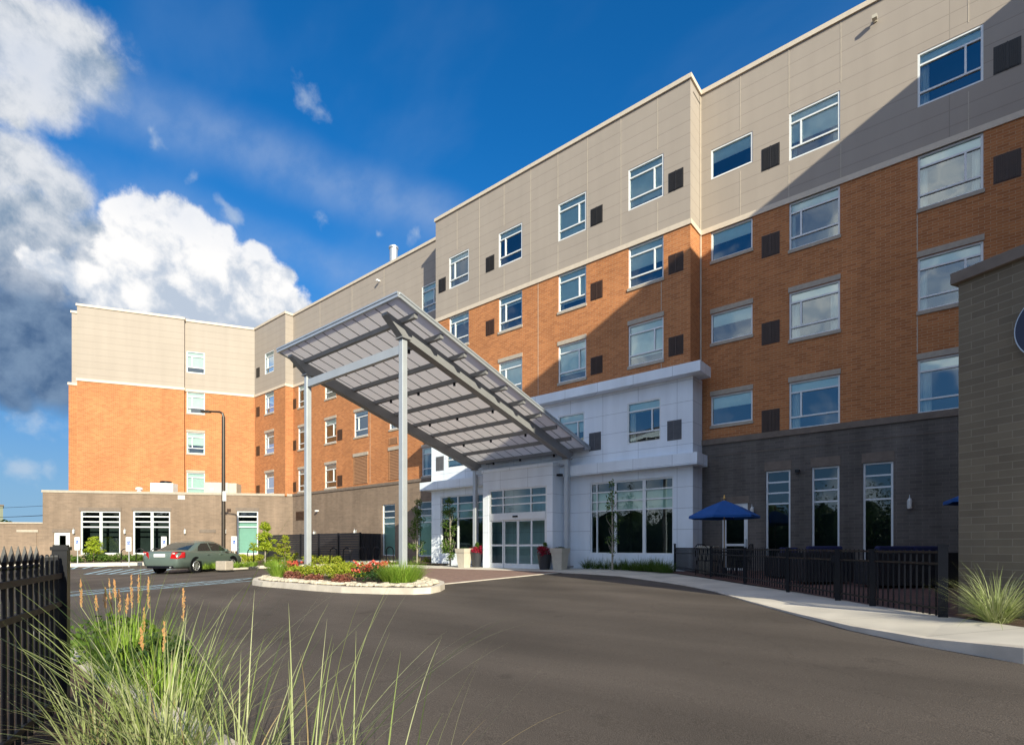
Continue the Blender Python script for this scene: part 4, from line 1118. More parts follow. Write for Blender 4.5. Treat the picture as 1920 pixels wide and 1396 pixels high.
ztop = HC + (1023 - 463) / 1000 * (ray(738, 463).y and 22.0 / ray(738, 463).y) - ZR + .3
MB().lathe([(.26, 0), (.26, ztop - .14)], 20).build("pipe", M['alu'], t)
MB().lathe([(.26, ztop - .139), (.31, ztop - .13), (.31, ztop - .02), (.2, ztop)], 20).build("cap", M['alu'], t)

# ------------------------------------------------------------------ vegetation
rng = random.Random(11)
def leafq(m, p, size, n=None, mi=0, asp=.55):
    a = Vector((rng.gauss(0, 1), rng.gauss(0, 1), rng.gauss(0, 1))).normalized()
    if n is not None: a = (a + n * .9).normalized()
    t = a.orthogonal().normalized(); t = Matrix.Rotation(rng.uniform(0, 2 * PI), 3, a) @ t
    b = a.cross(t)
    s = size * rng.uniform(.7, 1.25)
    m.add([p - t * s, p + b * s * asp - t * s * .1, p + t * s, p - b * s * asp - t * s * .1], [(0, 1, 2, 3)], mi)
def clump(m, c, r, n, size, mi=0, shell=.45):
    c = Vector(c)
    for _ in range(n):
        d = Vector((rng.gauss(0, 1), rng.gauss(0, 1), rng.gauss(0, 1))).normalized()
        k = rng.uniform(shell ** 3, 1) ** (1 / 3) * rng.uniform(.88, 1.08)
        p = Vector((d.x * r[0], d.y * r[1], d.z * r[2])) * k
        leafq(m, c + p, size, d, mi)
def blade(m, base, az, tilt, L, w, droop, seg=6, mi=0):
    p = Vector(base); hd = Vector((math.cos(az), math.sin(az), 0)); sd_ = Vector((-math.sin(az), math.cos(az), 0))
    ang = tilt; vs = []; 
    for i in range(seg + 1):
        t = i / seg
        ww = w * (1 - t ** 1.6) * (.55 + .45 * min(1, t * 6)) + .0004
        vs += [p - sd_ * ww / 2, p + sd_ * ww / 2]
        p = p + (hd * math.sin(ang) + Vector((0, 0, 1)) * math.cos(ang)) * (L / seg)
        ang += droop / seg * (0.5 + t)
    m.add(vs, [(2 * i, 2 * i + 1, 2 * i + 3, 2 * i + 2) for i in range(seg)], mi)
def grass(m, base, n, L, w, spread=.12, tilt=.45, droop=1.0, seg=5, mi=0, bias=None):
    for _ in range(n):
        az = rng.uniform(0, 2 * PI); r = spread * math.sqrt(rng.random())
        if bias and rng.random() < bias[1]: az = bias[0] + rng.gauss(0, .7)
        b = (base[0] + r * math.cos(az), base[1] + r * math.sin(az), base[2])
        blade(m, b, az + rng.gauss(0, .35), abs(rng.gauss(tilt, tilt * .55)), L * rng.uniform(.55, 1.1), w * rng.uniform(.7, 1.2), droop * rng.uniform(.3, 1.35), seg, mi)
def ordn(i, n):
    w = ["first", "second", "third", "fourth", "fifth", "sixth", "seventh", "eighth", "ninth", "tenth", "eleventh", "twelfth"]
    return "rightmost" if i == n - 1 else ("leftmost" if i == 0 else w[i] + " from the left of the")
def put_plant(m, name, mats, label, cat, loc, group=None, kind=None):
    me = m.build(name, mats, None, loc)
    return tag(me, label, cat, group, kind)
def row(px, name, fn, text, cat, group, where, dz=.14):
    n = len(px)
    for i, (u, v, s) in enumerate(px):
        p = gp(u, v, dz)
        m = MB(); mats = fn(m, s)
        w = ordn(i, n)
        lab = f"{w} {text} {where}" if w.endswith("the") else f"{w} of the {text} {where}"
        put_plant(m, name, mats, lab, cat, (p.x, p.y, p.z), group)
def shrub(mats, size=.035, n=650, flat=.8, spots=None):
    def f(m, s):
        for k in range(5):
            a = rng.uniform(0, 2 * PI); q = s * .45
            clump(m, (math.cos(a) * q, math.sin(a) * q, s * flat * rng.uniform(.35, .7)), (s * .62, s * .62, s * flat * .55), int(n / 5), size)
        if spots:
            for _ in range(spots[1]):
                a = rng.uniform(0, 2 * PI); q = s * rng.uniform(.1, .95)
                c = Vector((math.cos(a) * q, math.sin(a) * q, s * flat * rng.uniform(.7, 1.22)))
                for _ in range(7): leafq(m, c + Vector((rng.gauss(0, .03), rng.gauss(0, .03), rng.gauss(0, .025))), .035, Vector((0, 0, 1)), 1, .9)
            return [M[mats], M[spots[0]]]
        return [M[mats]]
    return f
# --- main island in front of the canopy posts
row([(560, 1082, .46), (594, 1079, .55), (624, 1085, .56), (655, 1080, .55), (640, 1074, .5), (676, 1082, .5)], "lime_shrub", shrub('leaf_olive', .04, 900), "yellow-green shrubs", "shrub", "yellow-green shrubs in the stone-edged island", "in the stone-edged island")
row([(552, 1087, .30), (590, 1090, .26), (645, 1094, .32)], "wine_shrub", shrub('leaf_wine', .032, 700), "wine-red low shrubs", "shrub", "wine-red shrubs in the stone-edged island", "at the front of the island")
row([(545, 1079, .42), (690, 1090, .46), (716, 1082, .42)], "rose_bush", shrub('leaf_rose', .035, 650, .95, ('petal_coral', 30)), "rose bushes with coral flowers", "rose bush", "rose bushes in the stone-edged island", "in the stone-edged island")
def tuft(mat, L, n=420, w=.012, tilt=.35, droop=1.1, spread=.16, seg=4):
    def f(m, s):
        grass(m, (0, 0, 0), n, L * s, w, spread * s, tilt, droop, seg); return [M[mat]]
    return f
row([(520, 1083, 1.0)], "fountain_grass", tuft('bladegreen', .75, 700), "", "ornamental grass", None, "")
row([(752, 1091, 1.0)], "fountain_grass", tuft('bladegreen', .70, 1500, .012, .45, 1.2, .5), "", "ornamental grass", None, "")
fgs = [o for o in bpy.data.objects if o.name.startswith("fountain_grass")]
fgs[0]["label"] = "blue-green fountain grass at the left end of the stone-edged island"
fgs[1]["label"] = "wide bright green grass mound at the right end of the stone-edged island"
# pale river stones round the island edge
m = MB()
def pebble(m, c, r):
    o = len(m.v); sx_, sy_, sz_ = r * rng.uniform(.8, 1.4), r * rng.uniform(.8, 1.3), r * rng.uniform(.55, .9); a0 = rng.uniform(0, PI)
    vs = []
    for j, (zz, rr) in enumerate(((-.5, .6), (.1, 1), (.65, .72))):
        for k in range(6):
            t = 2 * PI * k / 6 + a0; q = rr * rng.uniform(.85, 1.1)
            vs.append((c[0] + math.cos(t) * sx_ * q, c[1] + math.sin(t) * sy_ * q, c[2] + zz * sz_))
    fs = [tuple(range(5, -1, -1)), tuple(range(12, 18))]
    for j in range(2):
        for k in range(6): fs.append((j * 6 + k, j * 6 + (k + 1) % 6, (j + 1) * 6 + (k + 1) % 6, (j + 1) * 6 + k))
    m.add(vs, fs)
def inside(p, poly):
    r = False; n = len(poly)
    for i in range(n):
        (x1, y1), (x2, y2) = poly[i - 1], poly[i]
        if (y1 > p[1]) != (y2 > p[1]) and p[0] < (x2 - x1) * (p[1] - y1) / (y2 - y1) + x1: r = not r
    return r
def edge_dist(p, poly):
    best = 9
    for i in range(len(poly)):
        a, b = Vector(poly[i - 1]), Vector(poly[i]); t = max(0, min(1, (Vector(p) - a).dot(b - a) / max(1e-9, (b - a).length_squared)))
        best = min(best, (Vector(p) - (a + (b - a) * t)).length)
    return best
ixs, iys = [p[0] for p in ISL], [p[1] for p in ISL]
rs_ = random.Random(4); cnt = 0
while cnt < 900:
    p = (rs_.uniform(min(ixs), max(ixs)), rs_.uniform(min(iys), max(iys)))
    if not inside(p, ISL): continue
    d_ = edge_dist(p, ISL)
    if d_ < .22 or d_ > rs_.uniform(.45, .80): continue
    pebble(m, (p[0], p[1], G(*p) + .17), rs_.uniform(.05, .10)); cnt += 1
so_ = m.build("river_stones", M['stone']); tag(so_, "pale river stones along the kerbed island edge", "stones", None, "stuff")
# --- left island: shrubs, grasses, a stone block, two young trees
row([(450, 1050, .5), (466, 1056, .5), (482, 1050, .5), (512, 1056, .45), (545, 1054, .5), (582, 1055, .5), (610, 1056, .5), (640, 1056, .45)], "bed_shrub", shrub('leaf_olive', .05, 600), "yellow-green bed shrubs", "shrub", "yellow-green shrubs in front of the black screen", "in front of the black screen fence")
row([(385, 1066, .55), (405, 1065, .6), (442, 1064, .6), (458, 1063, .55), (474, 1061, .55), (505, 1062, .6)], "bed_grass", tuft('bladegreen', .6, 260, .02, .5, 1.0, .35), "green grass clumps", "ornamental grass", "grass clumps behind the left kerb", "behind the left kerb")
p = gp(421, 1066, .14)
t = tag(MB().box(-.30, .30, -.22, .22, -.05, .36).build("stone_block", M['precast'], None, (p.x, p.y, p.z), R(20), bevel=.03), "pale square stone block among grasses behind the left kerb", "stone block")
def young_tree(u, v, h, crown, label, mat='leaf_lime', bark='palebark', n=900, size=.06, at=None):
    p = Vector(at) if at else gp(u, v, .1)
    t = thing("young_tree", label, "tree", (p.x, p.y, p.z))
    m = MB(); m.tube([(0, 0, -.1), (.02, 0, h * .35), (0, .02, h * .7), (.01, 0, h * .98)], [.035, .03, .02, .006], 8)
    for k in range(9):
        a = rng.uniform(0, 2 * PI); z = h * rng.uniform(.32, .85); l = crown * (1.1 - z / h) * 1.2
        m.tube([(0, 0, z), (math.cos(a) * l * .6, math.sin(a) * l * .6, z + l * .3), (math.cos(a) * l, math.sin(a) * l, z + l * .5)], [.014, .008, .003], 5)
    m.build("trunk", M[bark], t)
    m = MB()
    for k in range(46):
        z = .34 + .66 * rng.random() ** 1.2; a = rng.uniform(0, 2 * PI); q = crown * (1.10 - z) * 1.15 * rng.uniform(.1, 1.1)
        clump(m, (math.cos(a) * q, math.sin(a) * q, h * z), (crown * .24, crown * .24, h * .055), int(n / 46), size * .8, 0, .05)
    m.build("crown", M[mat], t)
young_tree(497, 1060, 2.25, .78, "young lime-green tree with pale trunk before the black screen fence", n=2600, size=.07)
young_tree(534, 1059, 1.55, .62, "small loose shrub tree right of the lime-green tree", 'leaf_olive', 'bark', 1300, .055)
def column_tree(x, y, h, r, label, mat='leaf_green', n=1700, zmin=.08, low=1.0):
    z0 = G(x, y) + .05
    t = thing("columnar_tree", label, "tree", (x, y, z0), 0, "narrow columnar trees along the facade")
    m = MB(); m.tube([(0, 0, -.1), (.01, .01, h * .4), (-.01, 0, h * .75), (0, 0, h * .97)], [.04, .034, .022, .006], 8)
    for k in range(16):
        a = rng.uniform(0, 2 * PI); z = h * rng.uniform(.15, .8); l = r * rng.uniform(.6, 1.0)
        m.tube([(0, 0, z), (math.cos(a) * l * .6, math.sin(a) * l * .6, z + l * .9), (math.cos(a) * l * .7, math.sin(a) * l * .7, z + l * 1.6)], [.012, .008, .003], 5)
    m.build("trunk", M['palebark'], t)
    m = MB()
    for k in range(34):
        z = zmin + (1 - zmin) * rng.random() ** .8; a = rng.uniform(0, 2 * PI); q = r * math.sin(PI * min(1, .25 + z * .75)) ** .6 * rng.uniform(.2, .95)
        clump(m, (math.cos(a) * q, math.sin(a) * q, h * z), (r * .42, r * .42, h * .05), int(n / 34), .045, 0, .05)
    m.build("crown", M[mat], t)
xx = fx(782, 18.3); column_tree(xx, 18.3, zr(937, 782, 18.3) - G(xx, 18.3), .48, "narrow dark columnar tree against the brown block base")
xx = fx(844, 17.9); column_tree(xx, 17.9, zr(935, 844, 17.9) - G(xx, 17.9), .46, "narrow green columnar tree before the left lobby window")
xx = fx(1148, 18.0); column_tree(xx, 18.0, zr(905, 1148, 18.0) - G(xx, 18.0), .34, "thin airy columnar tree before the right lobby window", n=420, zmin=.1)
# --- bed along the white bay
row([(1086, 1063.5, .40), (1103, 1065, .44), (1120, 1065.5, .42), (1138, 1066, .44), (1158, 1067, .42), (1178, 1068, .46), (1200, 1069, .46), (1220, 1070, .48), (1238, 1071.5, .48), (1249, 1073, .42)], "liriope_clump",
    lambda m, s: (grass(m, (0, 0, 0), 300, s * 1.2, .016, .24, .55, 1.1, 4), [M['leaf_green']])[1], "dark grassy clumps", "ornamental grass", "grassy clumps in the bed under the lobby window", "under the lobby window", .04)
row([(806, 1055, .40), (818, 1055, .4), (832, 1055, .42), (846, 1055, .4), (858, 1056, .38)], "bed_shrub", shrub('leaf_olive', .045, 450, .7), "low yellow-green shrubs", "shrub", "low shrubs left of the entrance", "left of the entrance planters", .05)
row([(795, 1049, .42), (812, 1048, .4), (830, 1048, .4), (848, 1049, .4)], "dark_shrub", shrub('leaf_dark', .05, 450, .8), "dark green shrubs", "shrub", "dark shrubs against the wall left of the entrance", "against the wall left of the entrance", .05)
row([(692, 1050, .42), (717, 1050, .42), (738, 1050, .42)], "dark_shrub", shrub('leaf_dark', .05, 500, .95), "round dark green shrubs", "shrub", "round shrubs behind the bike racks", "behind the right bike racks", .1)
# --- bed under the wing's ground-floor windows
def wall_row(xs, name, fn, text, group, where, size):
    for i, x in enumerate(xs):
        q = bl(x, -.75); m = MB(); mats = fn(m, size * rng.uniform(.85, 1.15)); w = ordn(i, len(xs))
        lab = f"{w} {text} {where}" if w.endswith("the") else f"{w} of the {text} {where}"
        put_plant(m, name, mats, lab, "shrub", (q[0], q[1], G(*q) + .21), group)
wx0, wx1 = wins[0][0], wins[1][1]
wall_row([wx0 + (wx1 + .9 - wx0) * k / 8 for k in range(9)], "bed_shrub", shrub('leaf_green', .06, 480, .85), "low green shrubs", "low shrubs under the wide windows", "under the wide ground-floor windows", .52)
wall_row([wx0 - .7, wx1 + 2.2], "wine_shrub", shrub('leaf_wine', .05, 260, .7), "dark red shrubs", "dark red shrubs under the wide windows", "in the bed under the wide windows", .38)
q = bl((wins[0][0] + wins[0][1]) / 2, -.8)
young_tree(0, 0, 1.65, .95, "small yellow-green shrub tree before the leftmost wide window", 'leaf_lime', 'bark', 1300, .075, at=(q[0], q[1], G(*q) + .2))

# ------------------------------------------------------------------ planters at the door
def square_planter(x, y, z, label, h=.86, b=.38, tp=.60):
    t = thing("square_planter", label, "planter", (x, y, z), 0, "beige square planters at the entrance")
    m = MB(); b2, t2 = b / 2, tp / 2; k = .78; mid = b2 + (t2 - .03 - b2) * k
    def ring(r, zz): return [(-r, -r, zz), (r, -r, zz), (r, r, zz), (-r, r, zz)]
    rs_ = [ring(b2, 0), ring(mid, h * k), ring(mid + .025, h * k + .002), ring(t2, h), ring(t2 - .05, h), ring(t2 - .07, h - .12)]
    m.add([p for r_ in rs_ for p in r_], [(0, 3, 2, 1)] + [(4 * i + j, 4 * i + (j + 1) % 4, 4 * i + 4 + (j + 1) % 4, 4 * i + 4 + j) for i in range(5) for j in range(4)] + [(20, 21, 22, 23)])
    m.build("body", M['planterbeige'], t)
    m = MB(); clump(m, (0, 0, h - .02), (t2 * .8, t2 * .8, .07), 160, .035); m.build("foliage", M['leaf_dark'], t)
def round_planter(x, y, z, label, h=.62):
    t = thing("flower_pot", label, "flower pot", (x, y, z), 0, "charcoal flower pots at the entrance")
    m = MB(); m.lathe([(.20, 0), (.30, h * .96), (.315, h), (.28, h), (.26, h - .1)], 28); m.build("pot", M['planterdark'], t, smooth=False)
    m = MB()
    for k in range(16):
        a = rng.uniform(0, 2 * PI); q = rng.uniform(.05, .34)
        clump(m, (math.cos(a) * q, math.sin(a) * q, h + .14 + rng.uniform(-.12, .14) - q * .2), (.13, .13, .09), 60, .035)
    m.build("flowers", M['petal_crimson'], t)
    m = MB(); clump(m, (0, .03, h + .36), (.09, .09, .13), 110, .04); grass(m, (0, 0, h), 40, .45, .015, .1, .4, .6, 3); m.build("foliage", M['leaf_green'], t)
def at_floor(u, v, dz): 
    p = gp(u, v, dz); return p
p = gp(870, 1063, .036); square_planter(p.x, p.y, p.z, "beige square planter left of the entrance doors")
p = gp(1050, 1067.5, .036); square_planter(p.x, p.y, p.z, "beige square planter right of the entrance doors")
p = gp(894, 1062.5, .036); round_planter(p.x, p.y, p.z, "charcoal pot of crimson flowers left of the entrance doors", .66)
p = gp(1021, 1067, .036); round_planter(p.x, p.y, p.z, "charcoal pot of crimson flowers right of the entrance doors", .62)

# ------------------------------------------------------------------ street furniture on the left
def rack(u, v, label, rz, h=.86, w=.44):
    p = gp(u, v, .12)
    t = thing("bike_rack", label, "bike rack", (p.x, p.y, p.z), rz, "black hoop bike racks")
    r = w / 2
    pts = [(-r, 0, 0), (-r, 0, h - r)] + [(-r * math.cos(PI * k / 8), 0, h - r + r * math.sin(PI * k / 8)) for k in range(1, 8)] + [(r, 0, h - r), (r, 0, 0)]
    MB().tube(pts, .027, 10).build("hoop", M['black'], t, smooth=True)
    m = MB(); m.box(-r - .06, -r + .06, -.06, .06, 0, .012); m.box(r - .06, r + .06, -.06, .06, 0, .012); m.build("foot_plate", M['black'], t)
for (u, v, lb) in ((235, 1056.5, "black hoop bike rack behind the second accessible parking sign"), (263, 1055.5, "black hoop bike rack between the second and third signs"), (291, 1054, "black hoop bike rack partly hidden behind the car boot"),
                   (439, 1056, "black hoop bike rack behind the rightmost parking sign"), (470, 1057, "black hoop bike rack left of the lime-green tree"),
                   (625, 1057, "leftmost dark hoop bike rack before the black screen"), (650, 1057, "dark hoop bike rack at the right end of the black screen"),
                   (680, 1054.5, "black hoop bike rack just right of the black screen"), (706, 1054.5, "black hoop bike rack between the two right canopy-side racks"), (731, 1054.5, "rightmost hoop bike rack beside the near canopy post")):
    rack(u, v, lb, R(18) if u > 400 else RB + R(12), .86 if u > 400 else .95)
def ada(u, v, vt, label):
    p = gp(u, v, .12); Y = -p.x * CT + p.y * ST
    t = thing("parking_sign", label, "sign", (p.x, p.y, p.z), RB - R(8), "accessible parking signs")
    h = zv(vt, Y) - p.z
    MB().tube([(0, 0, -.1), (0, 0, h)], .028, 8).build("pole", M['alu'], t)
    o = MB().box(-.155, .155, -.045, -.03, h - .80, h + .02).build("panel", M['signwhite'], t)
    m = MB().box(-.075, .075, -.049, -.0452, h - .42, h - .20)
    m.build("symbol_panel", M['signblue'], o)
    m = MB(); y0, y1 = -.053, -.0492; zc = h - .335
    pts = [(.005 + .045 * math.cos(a), -.051, zc + .045 * math.sin(a)) for a in [R(d_) for d_ in range(120, 400, 20)]]
    m.tube(pts, .007, 6); m.tube([(-.01, -.051, zc + .10), (-.005, -.051, zc + .02), (.035, -.051, zc + .02), (.055, -.051, zc - .03)], .008, 6)
    disc(m, -.012, zc + .118, .014, y0, y1, 12); m.build("wheelchair_symbol", M['signwhite'], o)
ada(145.5, 1057.5, 1007, "accessible parking sign beside the white service door, leftmost of four")
ada(242, 1059, 1007, "accessible parking sign between the two wide windows")
ada(308, 1057, 1006, "accessible parking sign rising behind the car boot")
ada(439.5, 1057.5, 1005.5, "accessible parking sign right of the tall lamp post")
p = gp(419, 1060, .14); Y = -p.x * CT + p.y * ST
t = thing("lamp_post", "tall dark bronze lamp post with a single curved arm by the parked car", "lamp post", (p.x, p.y, p.z), RZ)
h = zv(772, Y) - p.z
m = MB(); m.tube([(0, 0, 0), (0, 0, h - .25)], [.10, .085], 12); m.build("pole", M['bronze'], t)
m = MB(); m.lathe([(.22, -.05), (.22, .25), (.13, .33)], 14); m.build("base", M['bronze'], t)
pts = [(0, 0, h - .26), (-.05, 0, h - .08), (-.2, 0, h), (-.55, 0, h + .02), (-.75, 0, h + .03)]
m = MB(); m.tube(pts, [.07, .06, .055, .05, .05], 8); m.build("arm", M['bronze'], t)
m = MB(); m.box(-1.12, -.70, -.14, .14, h - .03, h + .07); m.build("lamp_head", M['bronze'], t, bevel=.02)
m = MB(); m.box(.03, .20, -.14, -.09, h * .42, h * .42 + .5); m.build("tag_panel", M['signwhite'], t)
# black slatted screen
sA = cam_pt(-.2885 * 30.2, 30.2); sB = cam_pt(-.4835 * 38.5, 38.5)
sA.y = sB.y = 17.95
ln = sA.x - sB.x; zt_ = .92 + .745
t = thing("screen_fence", "black horizontal slat screen fence before the brown block base", "fence", (sB.x, sB.y, G(-33, 18)))
z0 = G(-33, 18); hh = zt_ - z0
np_ = 6
for k in range(np_ + 1):
    x = ln * k / np_
    MB().box(x - .05, x + .05, -.05, .05, 0, hh + .03).build("post", M['black'], t)
for k in range(np_):
    m = MB(); x0, x1 = ln * k / np_ + .052, ln * (k + 1) / np_ - .052
    z = .10
    while z < hh - .05:
        m.box(x0, x1, -.02, .015, z, z + .135); z += .145
    m.build("slat_panel", M['blackwood'], t)
m = MB()
for k in range(12): m.box(ln - .03, ln + .01, .07 + .115 * k, .16 + .115 * k, .1, hh - .02)
m.build("side_panel", M['blackwood'], t)

# ------------------------------------------------------------------ patio: fence, umbrellas, furniture
ZP = .02
FX = 5.90
def fpt(Y): return cam_pt(FX, Y)
posts = [19.3, 15.8, 13.5, 11.4, 9.65, 8.72, 7.30]
tops = [1020, 1025, 1027.5, 1029, 1032, 1032, 1024]
o0 = fpt(posts[-1])
pf = thing("patio_fence", "black metal picket fence with gate around the patio", "fence", (o0.x, o0.y, 0))
def rel(p): return Vector((p.x - o0.x, p.y - o0.y, p.z))
def gz(p): return G(p.x, p.y) + .06
for Y, vt in zip(posts, tops):
    p = fpt(Y); w = .032 if Y > 10 or Y == 7.3 else .045
    if Y == 7.30: w = .055
    q = rel(p); zt_ = zv(vt, Y)
    m = MB(); m.box(q.x - w, q.x + w, q.y - w, q.y + w, gz(p) - .1, zt_); m.box(q.x - w - .006, q.x + w + .006, q.y - w - .006, q.y + w + .006, zt_ + .001, zt_ + .03)
    m.build("post", M['black'], pf)
for i in range(len(posts) - 1):
    a, b = fpt(posts[i]), fpt(posts[i + 1])
    L_ = (b - a).length; n = max(4, int(L_ / .115))
    top = .92 - .055
    name = "gate" if i == 4 else "picket_panel"
    m = MB()
    A_, B_ = rel(a), rel(b)
    za, zb = gz(a), gz(b)
    for zo in (top - .03, top - .19):
        m.bar((A_.x, A_.y, zo), (B_.x, B_.y, zo), .03, .03)
    m.bar((A_.x, A_.y, za + .14), (B_.x, B_.y, zb + .14), .03, .03)
    for k in range(1, n):
        t_ = k / n; q = A_.lerp(B_, t_); zg = za + (zb - za) * t_
        m.box(q.x - .0115, q.x + .0115, q.y - .0115, q.y + .0115, zg + .04, top)
    m.build(name, M['black'], pf)
a = fpt(9.65); q = rel(a)
MB().box(q.x - .10, q.x - .045, q.y - .05, q.y + .05, .62, .74).build("latch", M['black'], pf)
def umbrella(p, rad, ze, ztop, label, rot=0.2):
    t = thing("patio_umbrella", label, "umbrella", (p.x, p.y, ZP), rot, "royal blue patio umbrellas")
    n = 6; m = MB(); z0, z1 = ze - ZP, ztop - ZP
    vs = [(0, 0, z1)]
    for fr, zz in ((.5, z1 - (z1 - z0) * .44), (1, z0)):
        for k in range(n * 4):
            a = 2 * PI * k / (n * 4); cor = math.cos(PI / n) / math.cos((a % (2 * PI / n)) - PI / n)
            sag = .015 * (1 - abs(((a % (2 * PI / n)) / (PI / n)) - 1))
            vs.append((rad * fr * cor * math.cos(a), rad * fr * cor * math.sin(a), zz - sag * fr))
    for k in range(n * 4):
        x, y, z = vs[1 + n * 4 + k]; vs.append((x * 1.005, y * 1.005, z - .07))
    N_ = n * 4
    fs = [(0, 1 + k, 1 + (k + 1) % N_) for k in range(N_)]
    for j in range(2): fs += [(1 + j * N_ + k, 1 + (j + 1) * N_ + k, 1 + (j + 1) * N_ + (k + 1) % N_, 1 + j * N_ + (k + 1) % N_) for k in range(N_)]
    m.add(vs, fs); m.build("canopy", M['umbrella'], t)
    m = MB(); m.tube([(0, 0, 0), (0, 0, z1 + .02)], .022, 10); m.build("pole", M['wood'], t)
    m = MB()
    for k in range(n):
        a = 2 * PI * k / n; m.bar((0.03 * math.cos(a), .03 * math.sin(a), z1 - .06), (rad * .97 * math.cos(a), rad * .97 * math.sin(a), z0 - .01), .02, .02)
    m.build("ribs", M['wood'], t)
    m = MB(); m.lathe([(.02, 0), (.045, .04), (.03, .08), (.012, .15)], 12, (0, 0, z1 + .01)); m.build("finial", M['copper'], t)
    m = MB(); m.lathe([(.26, 0), (.26, .05), (.08, .09), (.05, .25)], 18); m.build("base", M['black'], t)
umbrella(cam_pt(.398 * 16.2, 16.2), 1.04, zv(967, 16.2), zv(937, 16.2), "open royal blue patio umbrella before the patio door", .55)
umbrella(cam_pt(10.22, 11.1), 1.04, zv(934, 11.1), zv(900, 11.1), "royal blue patio umbrella mostly hidden behind the olive annex", RZ + PI)
# wire cafe chairs and table
def cafe_chair(p, rz, label):
    t = thing("cafe_chair", label, "chair", (p.x, p.y, ZP), rz, "black wire cafe chairs on the patio")
    m = MB(); 
    for k in range(7):
        a = -.2 + k * .4 / 6; m.bar((a, -.2, .45), (a, .2, .45), .012, .012)
    m.tube([(-.22, -.2, .45), (.22, -.2, .45), (.22, .2, .45), (-.22, .2, .45), (-.22, -.2, .45)], .014, 6)
    m.build("seat", M['black'], t)
    m = MB(); m.tube([(-.22, .2, .45), (-.23, .27, .85), (-.12, .29, .95), (.12, .29, .95), (.23, .27, .85), (.22, .2, .45)], .014, 6)
    for k in range(5):
        a = -.15 + k * .3 / 4; m.bar((a, .21, .46), (a, .285, .94), .010, .010)
    m.build("backrest", M['black'], t)
    for x in (-.21, .21):
        for y in (-.2, .2): MB().tube([(x, y, .45), (x * 1.1, y * 1.15, 0)], .014, 6).build("leg", M['black'], t)
cafe_chair(cam_pt(.365 * 16.4, 16.4), 1.0, "black wire cafe chair left under the open umbrella")
cafe_chair(cam_pt(.43 * 16.2, 16.2), -1.6, "black wire cafe chair right under the open umbrella")
p = cam_pt(.398 * 16.2 + .0, 16.2)
t = thing("cafe_table", "round black wire table around the open umbrella's pole", "table", (p.x, p.y, ZP), 0)
m = MB().lathe([(.40, .70), (.42, .71), (.42, .73), (.40, .735)], 24); m.build("table_top", M['black'], t)
for k in range(3):
    a = 2 * PI * k / 3; MB().tube([(.1 * math.cos(a), .1 * math.sin(a), .7), (.32 * math.cos(a), .32 * math.sin(a), 0)], .015, 6).build("leg", M['black'], t)
p = cam_pt(.368 * 17.6, 17.6)
t = thing("litter_bin", "beige square litter bin by the white bay corner", "litter bin", (p.x, p.y, ZP), 0)
MB().box(-.24, .24, -.24, .24, 0, .78).build("body", M['planterbeige'], t, bevel=.015); MB().box(-.27, .27, -.27, .27, .781, .90).build("lid", M['planterbeige'], t, bevel=.02)
def sofa(p, w, rz, label, name="wicker_sofa", d=.80, h=.72):
    t = thing(name, label, "armchair" if w < 1.2 else "sofa", (p.x, p.y, ZP), rz, "charcoal wicker patio seats")
    w2 = w / 2
    MB().box(-w2 + .141, w2 - .141, -d / 2 + .02, d / 2 - .161, .05, .34).build("seat", M['wicker'], t, bevel=.01)
    MB().box(-w2, w2, d / 2 - .16, d / 2, .03, h).build("backrest", M['wicker'], t, bevel=.02)
    for x in (-1, 1): MB().box(min(x * w2, x * (w2 - .14)), max(x * w2, x * (w2 - .14)), -d / 2, d / 2 - .161, .03, .58).build("armrest", M['wicker'], t, bevel=.02)
    k = 1 if w < 1.2 else 2
    for i in range(k):
        a = -w2 + .15 + (w - .3) / k * i; b = a + (w - .3) / k - .01
        MB().box(a, b, -d / 2 + .03, d / 2 - .17, .342, .47).build("seat_cushion", M['cushion'], t, bevel=.03)
        MB().box(a, b, d / 2 - .33, d / 2 - .165, .472, h + .14).build("back_cushion", M['cushion'], t, bevel=.04)
rzf = math.atan2(CT, ST) * 0 + R(39.36 + 180)
sofa(cam_pt(.513 * 15.2, 15.2), .8, rzf, "charcoal wicker armchair with navy cushion left of the wicker sofas", "wicker_armchair")
sofa(cam_pt(.578 * 13.2, 13.2), 1.15, rzf, "charcoal wicker armchair behind the middle of the patio fence", "wicker_armchair", h=.76)
sofa(cam_pt(.738 * 12.0, 12.0), 1.85, rzf, "charcoal wicker sofa with navy cushions behind the patio gate", h=.76)
# ------------------------------------------------------------------ parked car
P = gp(363, 1073.5)
hd = Vector((-CT, ST, 0)); hd = Matrix.Rotation(R(-4.5), 3, 'Z') @ hd
lf = Vector((-hd.y, hd.x, 0))
S = .95
cc = P + hd * 1.42 * S + lf * .80 * S
car = thing("parked_car", "grey-green saloon car parked nose-in beside the left kerb", "car", (cc.x, cc.y, G(cc.x, cc.y)), math.atan2(hd.y, hd.x))
car.scale = (S, S, S)
def interp(tab, x):
    for (x0, *a), (x1, *b) in zip(tab, tab[1:]):
        if x0 <= x <= x1:
            t = (x - x0) / (x1 - x0); return [p + (q - p) * t for p, q in zip(a, b)]
    return list(tab[-1][1:])
